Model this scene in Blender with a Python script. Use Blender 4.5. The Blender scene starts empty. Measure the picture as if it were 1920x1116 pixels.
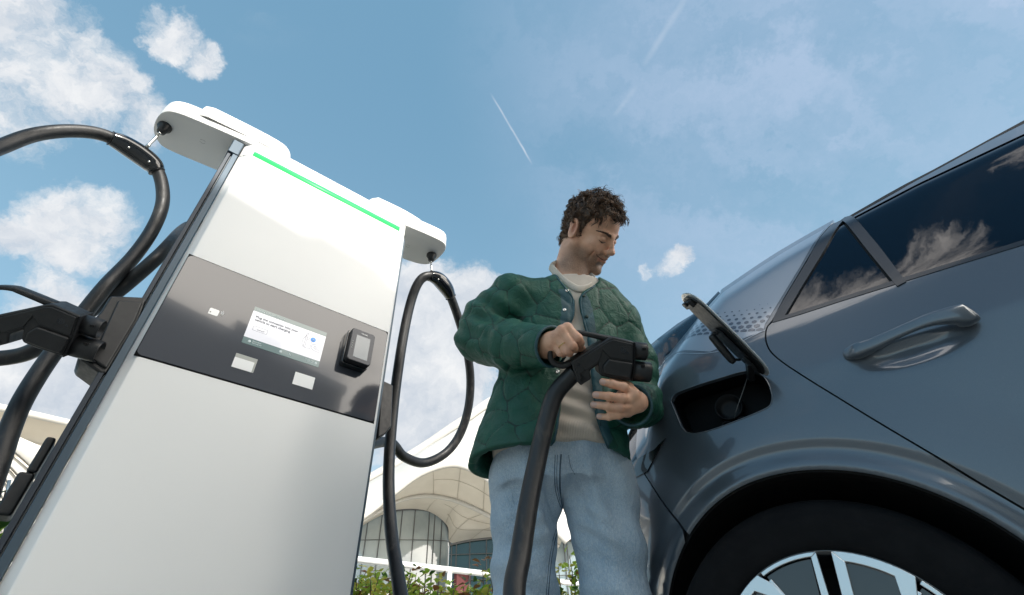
import bpy, bmesh, math, random
import numpy as np
from mathutils import Matrix, Vector
from mathutils.geometry import delaunay_2d_cdt
scene = bpy.context.scene
col = scene.collection
R = math.radians
random.seed(7); rng = np.random.default_rng(7)

# ---------------------------------------------------------------- camera
FPX, PX, PY = 925., 960., 558.
CAM = np.array([0., 0., .34])
_up = np.array([-56., 1082., -FPX]); _up /= np.linalg.norm(_up)
_f = np.array([0, 0, -1.]); _f = _f - _up * _f.dot(_up); _f /= np.linalg.norm(_f)
CM = np.array([np.cross(_f, _up), _f, _up])            # camera-to-world rotation
cd = bpy.data.cameras.new('camera'); cam = bpy.data.objects.new('camera', cd); col.objects.link(cam)
cd.sensor_width = 36; cd.lens = FPX / 1920 * 36; cd.clip_start = .02; cd.clip_end = 5000
mw = Matrix(CM.tolist()).to_4x4(); mw.translation = Vector(CAM); cam.matrix_world = mw
scene.camera = cam
def ray(u, v):
    d = CM @ np.array([u - PX, -(v - PY), -FPX]); return d / np.linalg.norm(d)
def at(u, v, slant): return CAM + ray(u, v) * slant

# ---------------------------------------------------------------- exposure, sun, sky
scene.view_settings.view_transform = 'Standard'; scene.view_settings.look = 'None'
scene.view_settings.gamma = 1; scene.view_settings.exposure = .9
SUN_AZ, SUN_EL = 150., 32.
sd = np.array([math.cos(R(SUN_EL)) * math.sin(R(SUN_AZ)), math.cos(R(SUN_EL)) * math.cos(R(SUN_AZ)), math.sin(R(SUN_EL))])
sl = bpy.data.lights.new('sun', 'SUN'); sl.energy = 2.9; sl.angle = R(.5); sl.color = (1, .95, .87)
so = bpy.data.objects.new('sun', sl); col.objects.link(so)
so.rotation_euler = Vector(sd).to_track_quat('Z', 'Y').to_euler(); so.location = Vector(sd * 20)

class NT:
    """tiny node-graph writer"""
    def __init__(s, tree): s.t = tree; s.n = tree.nodes; s.l = tree.links
    def new(s, typ, ins=None, **kw):
        n = s.n.new(typ)
        for k, v in kw.items(): setattr(n, k, v)
        for k, v in (ins or {}).items(): s.put(n.inputs[k], v)
        return n
    def put(s, sock, v):
        if isinstance(v, bpy.types.NodeSocket): s.l.new(v, sock)
        elif isinstance(v, (tuple, list)) and len(v) == 3 and sock.type == 'RGBA': sock.default_value = (*v, 1)
        else: sock.default_value = v
    def m(s, op, *a, clamp=False):
        n = s.n.new('ShaderNodeMath'); n.operation = op; n.use_clamp = clamp
        for i, v in enumerate(a): s.put(n.inputs[i], v)
        return n.outputs[0]
    def v(s, op, *a):
        n = s.n.new('ShaderNodeVectorMath'); n.operation = op
        for i, v in enumerate(a): s.put(n.inputs[i], v)
        return n.outputs['Value'] if op in ('DOT_PRODUCT', 'LENGTH', 'DISTANCE') else n.outputs[0]
    def smooth(s, x, a, b, lo=0., hi=1.):
        n = s.n.new('ShaderNodeMapRange'); n.interpolation_type = 'SMOOTHSTEP'
        for k, v in zip(('Value', 'From Min', 'From Max', 'To Min', 'To Max'), (x, a, b, lo, hi)): s.put(n.inputs[k], v)
        return n.outputs[0]
    def noise(s, vec, scale, detail=5, rough=.5, dist=0., out='Fac', **kw):
        n = s.new('ShaderNodeTexNoise', {'Vector': vec, 'Scale': scale, 'Detail': detail, 'Roughness': rough, 'Distortion': dist}, **kw)
        return n.outputs[out]
    def mix(s, f, a, b):
        n = s.n.new('ShaderNodeMix'); n.data_type = 'RGBA'
        s.put(n.inputs[0], f); s.put(n.inputs[6], a); s.put(n.inputs[7], b); return n.outputs[2]

wd = bpy.data.worlds.new('World'); scene.world = wd; wd.use_nodes = True
W = NT(wd.node_tree); W.n.clear()
sky = W.new('ShaderNodeTexSky', sky_type='NISHITA', sun_disc=False)
sky.sun_elevation = R(SUN_EL); sky.sun_rotation = R(SUN_AZ); sky.air_density = 1.0; sky.dust_density = .6; sky.ozone_density = 1.2
dirv = W.new('ShaderNodeTexCoord').outputs['Generated']
SKY = .10
skyc = W.v('SCALE', sky.outputs[0]); skyc.node.inputs['Scale'].default_value = SKY
elev = W.new('ShaderNodeSeparateXYZ', {'Vector': dirv}).outputs[2]
skyc = W.mix(.72, skyc, W.mix(W.smooth(elev, .0, .95), (.27, .43, .51), (.112, .234, .335)))
# warp the direction a little so that cloud outlines are ragged
wn = W.noise(dirv, 5.5, 6, .68, out='Color')
warp = W.v('ADD', dirv, W.v('MULTIPLY', W.v('SUBTRACT', wn, (.5, .5, .5)), (.13, .13, .13)))
warp = W.v('NORMALIZE', warp)
n1 = W.noise(warp, 6.5, 10, .66)
n2 = W.noise(W.v('ADD', warp, tuple(sd * .035)), 6.5, 6, .6)
nn = W.noise(W.v('MULTIPLY', warp, (1., 1., 2.2)), 1.7, 5, .55)
# cumulus placed by direction: pixel u, v of the photograph -> direction on the sky, angular radius, strength
blobs = [(60, 120, .20, 1.0), (175, 165, .12, .95), (20, 40, .14, .9), (30, 200, .13, .9), (320, 55, .07, 1.05), (270, 20, .05, .8), (390, 105, .05, .9), (250, 235, .09, .75), (150, 430, .12, .9), (15, 460, .07, .9), (225, 480, .07, .7),
         (110, 560, .09, .5), (130, 720, .24, 1.2), (800, 650, .16, 1.7), (790, 760, .16, 1.3), (700, 700, .16, 1.2), (1276, 494, .026, 1.15), (1250, 506, .026, 1.0), (1212, 512, .017, .95), (1232, 514, .018, .8), (890, 565, .03, 1.0),
         (20, 200, .15, .8), (250, 310, .05, .5), (740, 860, .08, .5)]
acc = None
for (u, v, r, s) in blobs:
    r = r * FPX ** 2 / (FPX ** 2 + (u - PX) ** 2 + (v - PY) ** 2)      # apparent size at this place of the sky
    b = W.smooth(W.v('DOT_PRODUCT', warp, tuple(ray(u, v))), math.cos(r * 1.5), 1.0, 0., s)
    acc = b if acc is None else W.m('MAXIMUM', acc, b)
# unseen bright cloud added as fill light in the quarter of the sky behind the camera to the right (the sun's side)
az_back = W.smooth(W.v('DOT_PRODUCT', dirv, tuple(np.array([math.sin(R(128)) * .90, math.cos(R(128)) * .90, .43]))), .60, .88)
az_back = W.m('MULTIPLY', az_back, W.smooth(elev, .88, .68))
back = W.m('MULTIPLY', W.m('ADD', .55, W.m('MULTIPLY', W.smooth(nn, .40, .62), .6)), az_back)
# thin streaky cloud elsewhere (reflected in the car)
streak = W.noise(W.v('MULTIPLY', warp, (1.3, 4., 5.)), 1.5, 6, .6)
lowb = W.m('MULTIPLY', W.smooth(streak, .54, .76), W.m('MAXIMUM', W.smooth(W.v('DOT_PRODUCT', dirv, (math.sin(R(205)), math.cos(R(205)), .1)), .35, .8), W.smooth(W.v('DOT_PRODUCT', dirv, (math.sin(R(215)) * .5, math.cos(R(215)) * .5, .866)), .70, .86)))
dens = W.m('ADD', W.m('MULTIPLY', acc, 1.0), W.m('MULTIPLY', W.m('SUBTRACT', n1, .5), 3.0))
dens = W.smooth(W.m('MULTIPLY', dens, W.smooth(acc, .02, .2)), .26, 1.05)
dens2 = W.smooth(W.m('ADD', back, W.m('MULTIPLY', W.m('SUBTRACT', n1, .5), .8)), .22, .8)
shade = W.m('ADD', .62, W.m('MULTIPLY', W.m('SUBTRACT', n1, n2), 2.0), clamp=True)
shade = W.m('SUBTRACT', shade, W.m('MULTIPLY', W.m('MULTIPLY', W.smooth(acc, .55, 1.0), W.smooth(n2, .4, .65)), .14), clamp=True)
ccol = W.mix(shade, (.28, .32, .375), (.50, .505, .51))
# thin cirrus veil towards the upper right and contrails (arcs on the sky)
cir = W.noise(W.v('MULTIPLY', W.v('ADD', dirv, W.v('MULTIPLY', wn, (.5, .5, .5))), (1.2, 4.5, 1.2)), 1.5, 3, .5)
veil = W.m('MULTIPLY', W.smooth(W.v('DOT_PRODUCT', dirv, tuple(ray(1900, 80))), .62, .99), W.smooth(cir, .1, .9))
c = W.mix(W.m('MULTIPLY', veil, .72), skyc, (.30, .355, .46))
def contrail(c, p, q, wpx, op):
    a, b = ray(*p), ray(*q); nrm = np.cross(a, b); nrm /= np.linalg.norm(nrm)
    mid = (a + b) / np.linalg.norm(a + b); half = math.acos(np.clip(a @ b, -1, 1)) / 2
    wob = W.m('ADD', W.v('DOT_PRODUCT', dirv, tuple(nrm)), W.m('MULTIPLY', W.m('SUBTRACT', W.noise(dirv, 22, 3), .5), .004))
    band = W.smooth(W.m('ABSOLUTE', wob), wpx / FPX, 0.)
    along = W.smooth(W.v('DOT_PRODUCT', dirv, tuple(mid)), math.cos(half * 1.05), math.cos(half * .6))
    f = W.m('MULTIPLY', W.m('MULTIPLY', band, along), W.smooth(W.noise(dirv, 16, 4), .3, .65, .35 * op, op))
    return W.mix(f, c, (.42, .45, .5))
c = contrail(c, (920, 175), (998, 308), 2.6, .6)
c = contrail(c, (1290, -10), (1205, 125), 8, .22)
c = contrail(c, (1195, 160), (1150, 220), 7, .16)
c = W.mix(dens, c, ccol)
c = W.mix(W.m('MULTIPLY', lowb, .6), c, (.40, .42, .45))
# deep blue near the zenith behind the camera, with a few bright streaked clouds (added out of view, for the side-window reflections)
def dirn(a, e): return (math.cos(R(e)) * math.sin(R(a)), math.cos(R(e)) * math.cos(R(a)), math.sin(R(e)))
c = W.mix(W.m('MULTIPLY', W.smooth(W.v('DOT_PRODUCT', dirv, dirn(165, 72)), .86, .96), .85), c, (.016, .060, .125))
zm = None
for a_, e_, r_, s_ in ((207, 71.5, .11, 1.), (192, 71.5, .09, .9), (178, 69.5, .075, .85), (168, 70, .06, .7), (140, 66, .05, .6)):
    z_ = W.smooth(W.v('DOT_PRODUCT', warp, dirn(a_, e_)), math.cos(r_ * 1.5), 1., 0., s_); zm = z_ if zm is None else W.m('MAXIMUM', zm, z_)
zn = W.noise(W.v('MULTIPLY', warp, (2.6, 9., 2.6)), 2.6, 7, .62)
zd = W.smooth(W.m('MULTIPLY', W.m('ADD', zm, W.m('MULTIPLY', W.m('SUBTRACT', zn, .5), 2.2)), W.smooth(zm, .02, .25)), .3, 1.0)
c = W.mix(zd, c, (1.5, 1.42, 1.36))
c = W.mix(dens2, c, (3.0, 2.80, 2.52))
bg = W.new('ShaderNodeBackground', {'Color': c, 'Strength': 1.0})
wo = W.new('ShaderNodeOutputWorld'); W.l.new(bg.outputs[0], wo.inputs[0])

# ---------------------------------------------------------------- materials
def mat(name, color=(.5, .5, .5), rough=.5, metal=0., coat=0., spec=.5, fn=None, **kw):
    m = bpy.data.materials.new(name); m.use_nodes = True
    t = NT(m.node_tree); b = t.n['Principled BSDF']
    b.inputs['Base Color'].default_value = (*color, 1); b.inputs['Roughness'].default_value = rough
    b.inputs['Metallic'].default_value = metal; b.inputs['Coat Weight'].default_value = coat; b.inputs['Coat Roughness'].default_value = .03
    b.inputs['Specular IOR Level'].default_value = spec
    for k, v in kw.items(): t.put(b.inputs[k.replace('_', ' ')], v)
    if fn: fn(t, b)
    return m
def oc(t): return t.new('ShaderNodeTexCoord').outputs['Object']
def bump(t, b, h, strength=.3, dist=.01):
    n = t.new('ShaderNodeBump', {'Height': h, 'Strength': strength, 'Distance': dist}); t.l.new(n.outputs[0], b.inputs['Normal'])
def vary(c1, c2, scale, lo=.35, hi=.65, bscale=None, bstr=.2, bdist=.002, rv=None, detail=6):
    def fn(t, b):
        o = oc(t); f = t.smooth(t.noise(o, scale, detail, .6), lo, hi)
        t.put(b.inputs['Base Color'], t.mix(f, c1, c2))
        if rv: t.put(b.inputs['Roughness'], t.smooth(t.noise(o, scale * 2.7, 5, .6), .3, .7, *rv))
        if bscale: bump(t, b, t.noise(o, bscale, 4, .6), bstr, bdist)
    return fn
M = {}
M['white'] = mat('white_powder_coat', (.80, .80, .79), .33, fn=vary((.80, .80, .79), (.815, .815, .805), 1.1, bscale=420, bstr=.05, bdist=.0004))
M['trim'] = mat('slate_trim', (.055, .085, .115), .42, .3)
M['trim2'] = mat('dark_trim', (.025, .035, .05), .45, .2)
M['glass_panel'] = mat('smoked_panel_glass', (.060, .064, .078), .09, coat=.55, spec=.5)
M['black'] = mat('black_plastic', (.012, .013, .015), .42, fn=vary((.011, .012, .014), (.018, .019, .021), 30, bscale=900, bstr=.12, bdist=.0006, rv=(.36, .5)))
M['blackgloss'] = mat('black_gloss', (.006, .007, .009), .12, coat=1.)
def hosefn(t, b):
    o = oc(t)
    n = t.noise(t.v('MULTIPLY', o, (1, 1, .35)), 60, 6, .65)
    n2 = t.noise(o, 9, 4, .6)
    f = t.m('MULTIPLY', t.smooth(n, .45, .75), t.smooth(n2, .4, .7))
    t.put(b.inputs['Base Color'], t.mix(f, (.016, .017, .019), (.075, .068, .060)))
    t.put(b.inputs['Roughness'], t.smooth(n, .3, .7, .36, .55)); bump(t, b, t.noise(o, 260, 3), .12, .001)
M['hose'] = mat('rubber_hose', (.02, .02, .022), .42, fn=hosefn)
M['led'] = mat('green_led', (.02, .30, .08), .4, Emission_Color=(.05, .62, .17), Emission_Strength=.55)
M['screen_white'] = mat('screen_white', (.3, .3, .3), .15, Emission_Color=(.78, .78, .84), Emission_Strength=.42, coat=1.)
M['screen_green'] = mat('screen_green', (.06, .09, .09), .15, Emission_Color=(.16, .27, .26), Emission_Strength=.22, coat=1.)
M['screen_ink'] = mat('screen_ink', (.02, .025, .03), .3, Emission_Color=(.10, .12, .14), Emission_Strength=.25)
M['screen_pale'] = mat('screen_pale', (.4, .45, .45), .3, Emission_Color=(.6, .7, .7), Emission_Strength=.2)
M['screen_blue'] = mat('screen_blue', (.1, .2, .5), .3, Emission_Color=(.12, .32, .72), Emission_Strength=.5)
M['sticker'] = mat('white_sticker', (.92, .92, .91), .2, coat=.6)
M['sticker_grey'] = mat('grey_sticker', (.42, .43, .40), .25, coat=.6)
M['trim_line'] = mat('trim_line', (.26, .28, .30), .45, .2)
M['steel'] = mat('bright_steel', (.62, .62, .6), .22, 1.)
M['reader_screen'] = mat('reader_screen', (.11, .15, .18), .15, coat=1.)
M['reader_face'] = mat('reader_face', (.075, .08, .095), .35)
def paintfn(t, b):
    o = oc(t)
    fl = t.noise(o, 2600, 1, .5)
    t.put(b.inputs['Base Color'], t.mix(t.smooth(fl, .35, .75), (.090, .112, .138), (.125, .150, .178)))
M['paint'] = mat('blue_grey_car_paint', (.10, .135, .175), .33, .45, 1., fn=paintfn)
M['decal'] = mat('silver_pillar_film', (.30, .345, .40), .3, .5, 1.)
M['car_glass'] = mat('tinted_car_glass', (.0008, .004, .010), .015, 0., 0., spec=.5)
M['rear_glass'] = mat('dark_tailgate_glass', (.003, .024, .052), .06, 0., .0, spec=.35)
M['gap'] = mat('black_gap', (.002, .002, .003), .8)
M['tyre'] = mat('tyre_rubber', (.005, .005, .006), .8, spec=.2, fn=vary((.004, .004, .005), (.007, .007, .008), 18, bscale=120, bstr=.3))
M['rim'] = mat('silver_rim', (.66, .68, .70), .25, .85, .4)
M['rimdark'] = mat('dark_rim_cover', (.012, .014, .018), .13, 0., 1.)

# ---------------------------------------------------------------- building helpers
def tag(o, label=None, cat=None, group=None, kind=None):
    if label: o['label'] = label
    if cat: o['category'] = cat
    if group: o['group'] = group
    if kind: o['kind'] = kind
    return o
def empty(name, loc=(0, 0, 0), rz=0., label=None, cat=None, group=None, parent=None):
    o = bpy.data.objects.new(name, None); col.objects.link(o); o.empty_display_size = .1
    o['_m'] = 0
    del o['_m']
    o.matrix_world = Matrix.Translation(Vector(loc)) @ Matrix.Rotation(rz, 4, 'Z')
    XF[o.name] = o.matrix_world.copy()
    return tag(o, label, cat, group)
XF = {}
def part(name, V, F, m, parent=None, smooth=True, normals=None, local=False, mats=None, fmat=None):
    """one mesh object; V in world space (or the parent's space when local), parented with an identity inverse"""
    V = np.asarray(V, float)
    PMX = XF[parent.name] if parent is not None and parent.name in XF else Matrix.Identity(4)
    if not local and parent is not None:
        A = np.array(PMX.inverted()); V = V @ A[:3, :3].T + A[:3, 3]
        if normals is not None: normals = np.asarray(normals) @ A[:3, :3].T
    me = bpy.data.meshes.new(name); me.from_pydata(V.tolist(), [], [tuple(int(i) for i in f) for f in F]); me.update()
    if not isinstance(m, (list, tuple)): m = [m]
    for q in m: me.materials.append(q)
    if fmat is not None: me.polygons.foreach_set('material_index', np.asarray(fmat, dtype=np.int32))
    if smooth: me.polygons.foreach_set('use_smooth', [True] * len(me.polygons))
    if normals is not None: me.normals_split_custom_set_from_vertices(np.asarray(normals).tolist())
    o = bpy.data.objects.new(name, me); col.objects.link(o)
    if parent is not None: o.parent = parent; XF[o.name] = PMX
    return o
def bevel(o, w=.004, seg=2, ang=40):
    b = o.modifiers.new('bevel', 'BEVEL'); b.width = w; b.segments = seg; b.limit_method = 'ANGLE'; b.angle_limit = R(ang); b.harden_normals = True
    o.data.polygons.foreach_set('use_smooth', [True] * len(o.data.polygons))
    return o
class MB:
    def __init__(s): s.V = []; s.F = []; s.k = 0
    def add(s, V, F):
        V = np.asarray(V, float).reshape(-1, 3); s.V.append(V); s.F += [tuple(i + s.k for i in f) for f in F]; s.k += len(V); return s
    def box(s, x0, x1, y0, y1, z0, z1):
        return s.add([(x, y, z) for x in (x0, x1) for y in (y0, y1) for z in (z0, z1)], [(0, 1, 3, 2), (4, 6, 7, 5), (0, 4, 5, 1), (2, 3, 7, 6), (0, 2, 6, 4), (1, 5, 7, 3)])
    def obox(s, c, ax, ay, az):
        c, ax, ay, az = map(np.asarray, (c, ax, ay, az))
        return s.add([c + i * ax + j * ay + k * az for i in (-1, 1) for j in (-1, 1) for k in (-1, 1)], [(0, 1, 3, 2), (4, 6, 7, 5), (0, 4, 5, 1), (2, 3, 7, 6), (0, 2, 6, 4), (1, 5, 7, 3)])
    def tube(s, P, r, n=12, cap=True, flat=None):
        P = np.asarray(P, float); K = len(P); r = np.broadcast_to(np.asarray(r, float), (K,))
        T = np.gradient(P, axis=0); T /= np.linalg.norm(T, axis=1)[:, None] + 1e-12
        a = np.array([0, 0, 1.]) if abs(T[0][2]) < .9 else np.array([1., 0, 0])
        N = np.cross(T[0], a); N /= np.linalg.norm(N); V = []
        for i in range(K):
            N = N - T[i] * N.dot(T[i]); N /= np.linalg.norm(N); B = np.cross(T[i], N)
            for k in range(n):
                th = 2 * math.pi * k / n; V.append(P[i] + r[i] * (N * math.cos(th) + B * math.sin(th)))
        F = [(i * n + k, i * n + (k + 1) % n, (i + 1) * n + (k + 1) % n, (i + 1) * n + k) for i in range(K - 1) for k in range(n)]
        if cap: F += [tuple(range(n))[::-1], tuple((K - 1) * n + k for k in range(n))]
        return s.add(V, F)
    def lathe(s, prof, c, ax, n=32, cap=False):
        """prof: (radius, height along ax)"""
        ax = np.asarray(ax, float); ax /= np.linalg.norm(ax); a = np.array([0, 0, 1.]) if abs(ax[2]) < .9 else np.array([1., 0, 0])
        e1 = np.cross(ax, a); e1 /= np.linalg.norm(e1); e2 = np.cross(ax, e1); V = []
        for r, h in prof:
            for k in range(n):
                th = 2 * math.pi * k / n; V.append(np.asarray(c) + ax * h + r * (e1 * math.cos(th) + e2 * math.sin(th)))
        K = len(prof); F = [(i * n + k, i * n + (k + 1) % n, (i + 1) * n + (k + 1) % n, (i + 1) * n + k) for i in range(K - 1) for k in range(n)]
        if cap: F += [tuple(range(n))[::-1], tuple((K - 1) * n + k for k in range(n))]
        return s.add(V, F)
    def prism(s, poly, o, e1, e2, e3, h0, h1):
        """polygon in (e1,e2) extruded along e3"""
        o, e1, e2, e3 = map(np.asarray, (o, e1, e2, e3)); n = len(poly)
        V = [o + e1 * a + e2 * b + e3 * h for h in (h0, h1) for a, b in poly]
        F = [tuple(range(n))[::-1], tuple(range(n, 2 * n))] + [(i, (i + 1) % n, n + (i + 1) % n, n + i) for i in range(n)]
        return s.add(V, F)
    def build(s, name, m, parent=None, smooth=True, local=False): return part(name, np.vstack(s.V), s.F, m, parent, smooth, local=local)
def fix_normals(o):
    bm = bmesh.new(); bm.from_mesh(o.data); bmesh.ops.recalc_face_normals(bm, faces=bm.faces); bm.to_mesh(o.data); bm.free(); return o
def spline(P, n=12):
    """Catmull-Rom through the control points (any dimension)"""
    P = np.asarray(P, float); Q = np.vstack([2 * P[0] - P[1], P, 2 * P[-1] - P[-2]]); out = []
    for i in range(1, len(Q) - 2):
        for t in np.linspace(0, 1, n, endpoint=False):
            a, b, c, d = Q[i - 1:i + 3]
            out.append(.5 * (2 * b + (c - a) * t + (2 * a - 5 * b + 4 * c - d) * t * t + (3 * b - a - 3 * c + d) * t ** 3))
    out.append(P[-1]); return np.array(out)
def rrect(x0, x1, y0, y1, r, n=5):
    out = []
    for cx, cy, a0 in ((x1 - r, y1 - r, 0), (x0 + r, y1 - r, 90), (x0 + r, y0 + r, 180), (x1 - r, y0 + r, 270)):
        for k in range(n + 1): a = R(a0 + 90 * k / n); out.append((cx + r * math.cos(a), cy + r * math.sin(a)))
    return out

# ---------------------------------------------------------------- ground
def groundfn(t, b):
    o = oc(t); br = t.new('ShaderNodeTexBrick', {'Vector': o, 'Color1': (.50, .455, .38), 'Color2': (.56, .51, .43), 'Mortar': (.16, .155, .15), 'Scale': 1., 'Mortar Size': .006, 'Brick Width': .3, 'Row Height': .15})
    t.put(b.inputs['Base Color'], t.mix(t.smooth(t.noise(o, .8, 7), .35, .7), br.outputs[0], (.42, .405, .37))); bump(t, b, t.noise(o, 60, 4), .3, .004)
M['ground'] = mat('paving', (.3, .3, .3), .8, fn=groundfn)
M['asphalt'] = mat('asphalt', (.06, .06, .06), .85, fn=vary((.05, .05, .052), (.085, .083, .08), 3, bscale=90, bstr=.4))
M['paintline'] = mat('road_paint', (.75, .75, .73), .6)
o = part('ground', [(-1500, -1500, 0), (1500, -1500, 0), (1500, 1500, 0), (-1500, 1500, 0)], [(0, 1, 2, 3)], M['ground'], smooth=False); tag(o, kind='structure')
# ================================================================ charging station
OCH = np.array([-.98625, 1.01773, 0.]); CA = R(90 - 48.6)
CX = np.array([math.cos(CA), math.sin(CA), 0]); CY = np.array([-math.sin(CA), math.cos(CA), 0]); CZ = np.array([0, 0, 1.])
def cl(x, y, z): return OCH + CX * x + CY * y + CZ * z
ch = empty('charging_station', OCH, CA, 'tall white fast charger with glowing green strip, dark glass panel and two side arms', 'charging station')
H = 2.065
# body (behind the front door)
b = MB().box(.004, .696, .042, .42, .06, H - .02).build('cabinet', M['white'], ch, local=True); bevel(b, .012, 3)
b = MB().box(.02, .68, .05, .40, 0, .06).build('plinth', M['black'], ch, local=True)
# front door with soft chamfered left edge
prof = [(.0, .040), (.0, .024), (.020, .002), (.026, 0), (.688, 0), (.697, .004), (.7, .012), (.7, .034)]
def vprism(prof, z0, z1): return MB().prism(prof, (0, 0, 0), (1, 0, 0), (0, 1, 0), (0, 0, 1), z0, z1)
o = fix_normals(vprism(prof, .10, 1.991).build('front_door', M['white'], ch, smooth=False, local=True)); bevel(o, .0022, 2, 25)
o = fix_normals(vprism([(0, .30)] + [(0.0, .024), (.020, .002), (.026, 0), (.688, 0), (.697, .004), (.7, .012), (.7, .30)], 1.9935, H).build('head_band', M['white'], ch, smooth=False, local=True)); bevel(o, .005, 3, 25)
MB().box(.012, .69, .010, .03, 1.988, 1.996).build('seam', M['trim2'], ch, local=True)
# corner trims, left: three slim profiles; right: one
for x0, x1, y0, y1, m in ((-.020, -.002, .016, .06, 'trim'), (-.0245, -.0205, .030, .06, 'trim_line'), (-.037, -.025, .022, .09, 'trim2')):
    o = MB().box(x0, x1, y0, y1, .08, 1.985).build('corner_trim', M[m], ch, local=True); bevel(o, .002, 2)
o = MB().box(.701, .709, .014, .09, .08, 1.99).build('corner_trim', M['trim'], ch, local=True); bevel(o, .002, 2)
o = MB().box(.710, .716, .03, .36, .08, 1.97).build('corner_trim', M['trim2'], ch, local=True); bevel(o, .002, 2)
o = MB().box(-.040, -.002, .014, .10, 1.987, 2.062).build('corner_cap', M['trim'], ch, local=True); bevel(o, .004, 2)
# left side: handles / locks seen along the lower edge
o = MB().box(-.062, -.043, .06, .12, .79, .872).box(-.072, -.043, .06, .115, .70, .7895).build('side_latch', M['black'], ch, local=True); bevel(o, .006, 2)
# LED strip
o = MB().box(.038, .668, -.0015, .008, 2.007, 2.033).build('light_strip', M['led'], ch, local=True)
# glass panel
def fplate(name, poly, y0, y1, m, parent=ch):
    return fix_normals(MB().prism(poly, (0, 0, 0), (1, 0, 0), (0, 0, 1), (0, 1, 0), y0, y1).build(name, m, parent, smooth=False, local=True))
MB().box(.012, .688, -.0006, .002, 1.088, 1.458).build('panel_gap', M['gap'], ch, local=True)
gp = fplate('glass_panel', rrect(.014, .686, 1.092, 1.454, .014), -.0030, .004, M['glass_panel']); XF[gp.name] = XF[ch.name]
# screen
scr = fplate('screen', rrect(.235, .470, 1.243, 1.341, .0008, 1), -.0040, -.0026, M['screen_white'])
XF[scr.name] = XF[ch.name]
fplate('screen_bar', rrect(.235, .470, 1.3414, 1.357, .0008, 1), -.0040, -.0026, M['screen_green'], scr)
fplate('screen_bar', rrect(.235, .470, 1.220, 1.2426, .0008, 1), -.0040, -.0026, M['screen_green'], scr)
def text(body, x, z, size, m, parent, y=-.0046, bold=False, right=False, name='lettering', squeeze=1.):
    cu = bpy.data.curves.new(name, 'FONT'); cu.body = body; cu.size = size; cu.extrude = .00015
    if bold: cu.offset = size * .022
    if right: cu.align_x = 'RIGHT'
    o = bpy.data.objects.new(name, cu); col.objects.link(o)
    bpy.context.view_layer.update()
    me = bpy.data.meshes.new_from_object(o.evaluated_get(bpy.context.evaluated_depsgraph_get())); bpy.data.objects.remove(o)
    V = np.array([v.co[:] for v in me.vertices]); F = [tuple(p.vertices) for p in me.polygons]
    V = np.stack([x + V[:, 0] * squeeze, y - V[:, 2], z + V[:, 1]], 1)
    return part(name, V, F, m, parent, smooth=False, local=True)
text('Plug the connector into your\nvehicle to start charging', .247, 1.3185, .0113, M['screen_ink'], scr, bold=True)
text('Charging stops when complete', .243, 1.3465, .0070, M['screen_pale'], scr)
text('Cancel', .2625, 1.2765, .0082, M['screen_ink'], scr)
text('Start time\nConnector', .262, 1.2335, .0064, M['screen_pale'], scr)
text('Energy total\nCharging', .452, 1.2335, .0056, M['screen_pale'], scr, right=True)
def frame2d(poly, w):
    P = np.array(poly); c = P.mean(0); inner = c + (P - c) * (1 - w / np.abs(P - c).max(0)); return P, inner
def ring(name, poly, w, m, parent, y=-.0046):
    P, I = frame2d(poly, w); n = len(P); V = [(a, y, b) for a, b in P] + [(a, y, b) for a, b in I]
    return part(name, V, [(i, (i + 1) % n, n + (i + 1) % n, n + i) for i in range(n)], m, parent, smooth=False, local=True)
ring('button', rrect(.2505, .2935, 1.272, 1.2885, .003), .0007, M['screen_ink'], scr)
def linework(name, lines, r, m, parent, y=-.0048):
    mb = MB()
    for L in lines: mb.tube([(a, y, b) for a, b in L], r, 4)
    return mb.build(name, m, parent, local=True)
linework('drawing', [
    [(.407, 1.274), (.409, 1.327), (.413, 1.330), (.424, 1.330)], [(.407, 1.274), (.428, 1.274), (.430, 1.305)], [(.412, 1.276), (.413, 1.328)],
    [(.409, 1.322), (.404, 1.312), (.400, 1.298), (.401, 1.284), (.406, 1.276)], [(.4125, 1.306), (.424, 1.306)], [(.4125, 1.312), (.423, 1.312)],
    [(.404, 1.309), (.409, 1.316), (.406, 1.322)], [(.434, 1.296), (.432, 1.282), (.436, 1.276), (.446, 1.273), (.462, 1.272)], [(.436, 1.294), (.446, 1.301), (.460, 1.312)],
    [(.440, 1.292), (.452, 1.288), (.464, 1.292)], [(.438, 1.286), (.443, 1.281), (.450, 1.279), (.459, 1.281)], [(.441, 1.289), (.446, 1.284), (.454, 1.283)]], .00038, M['screen_ink'], scr)
MB().lathe([(0.0001, -.0046), (.0085, -.0046), (.0085, -.004)], (.4325, 0, 1.312), (0, 1, 0), 24).build('touch_dot', M['screen_blue'], scr, local=True)
linework('touch_mark', [[(.4305, 1.308), (.4325, 1.316), (.4345, 1.308)], [(.4325, 1.316), (.4325, 1.309)]], .0009, M['screen_pale'], scr, -.0052)
for x in (.2545, .347, .459): MB().lathe([(.0001, -.0045), (.0042, -.0045), (.0042, -.004)], (x, 0, 1.2315), (0, 1, 0), 16).build('status_icon', M['screen_pale'], scr, local=True)
MB().tube([(.374, -.0045, 1.2345), (.3755, -.0045, 1.2305), (.379, -.0045, 1.2285)], .0011, 5).build('handset_icon', M['screen_pale'], scr, local=True)
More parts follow.
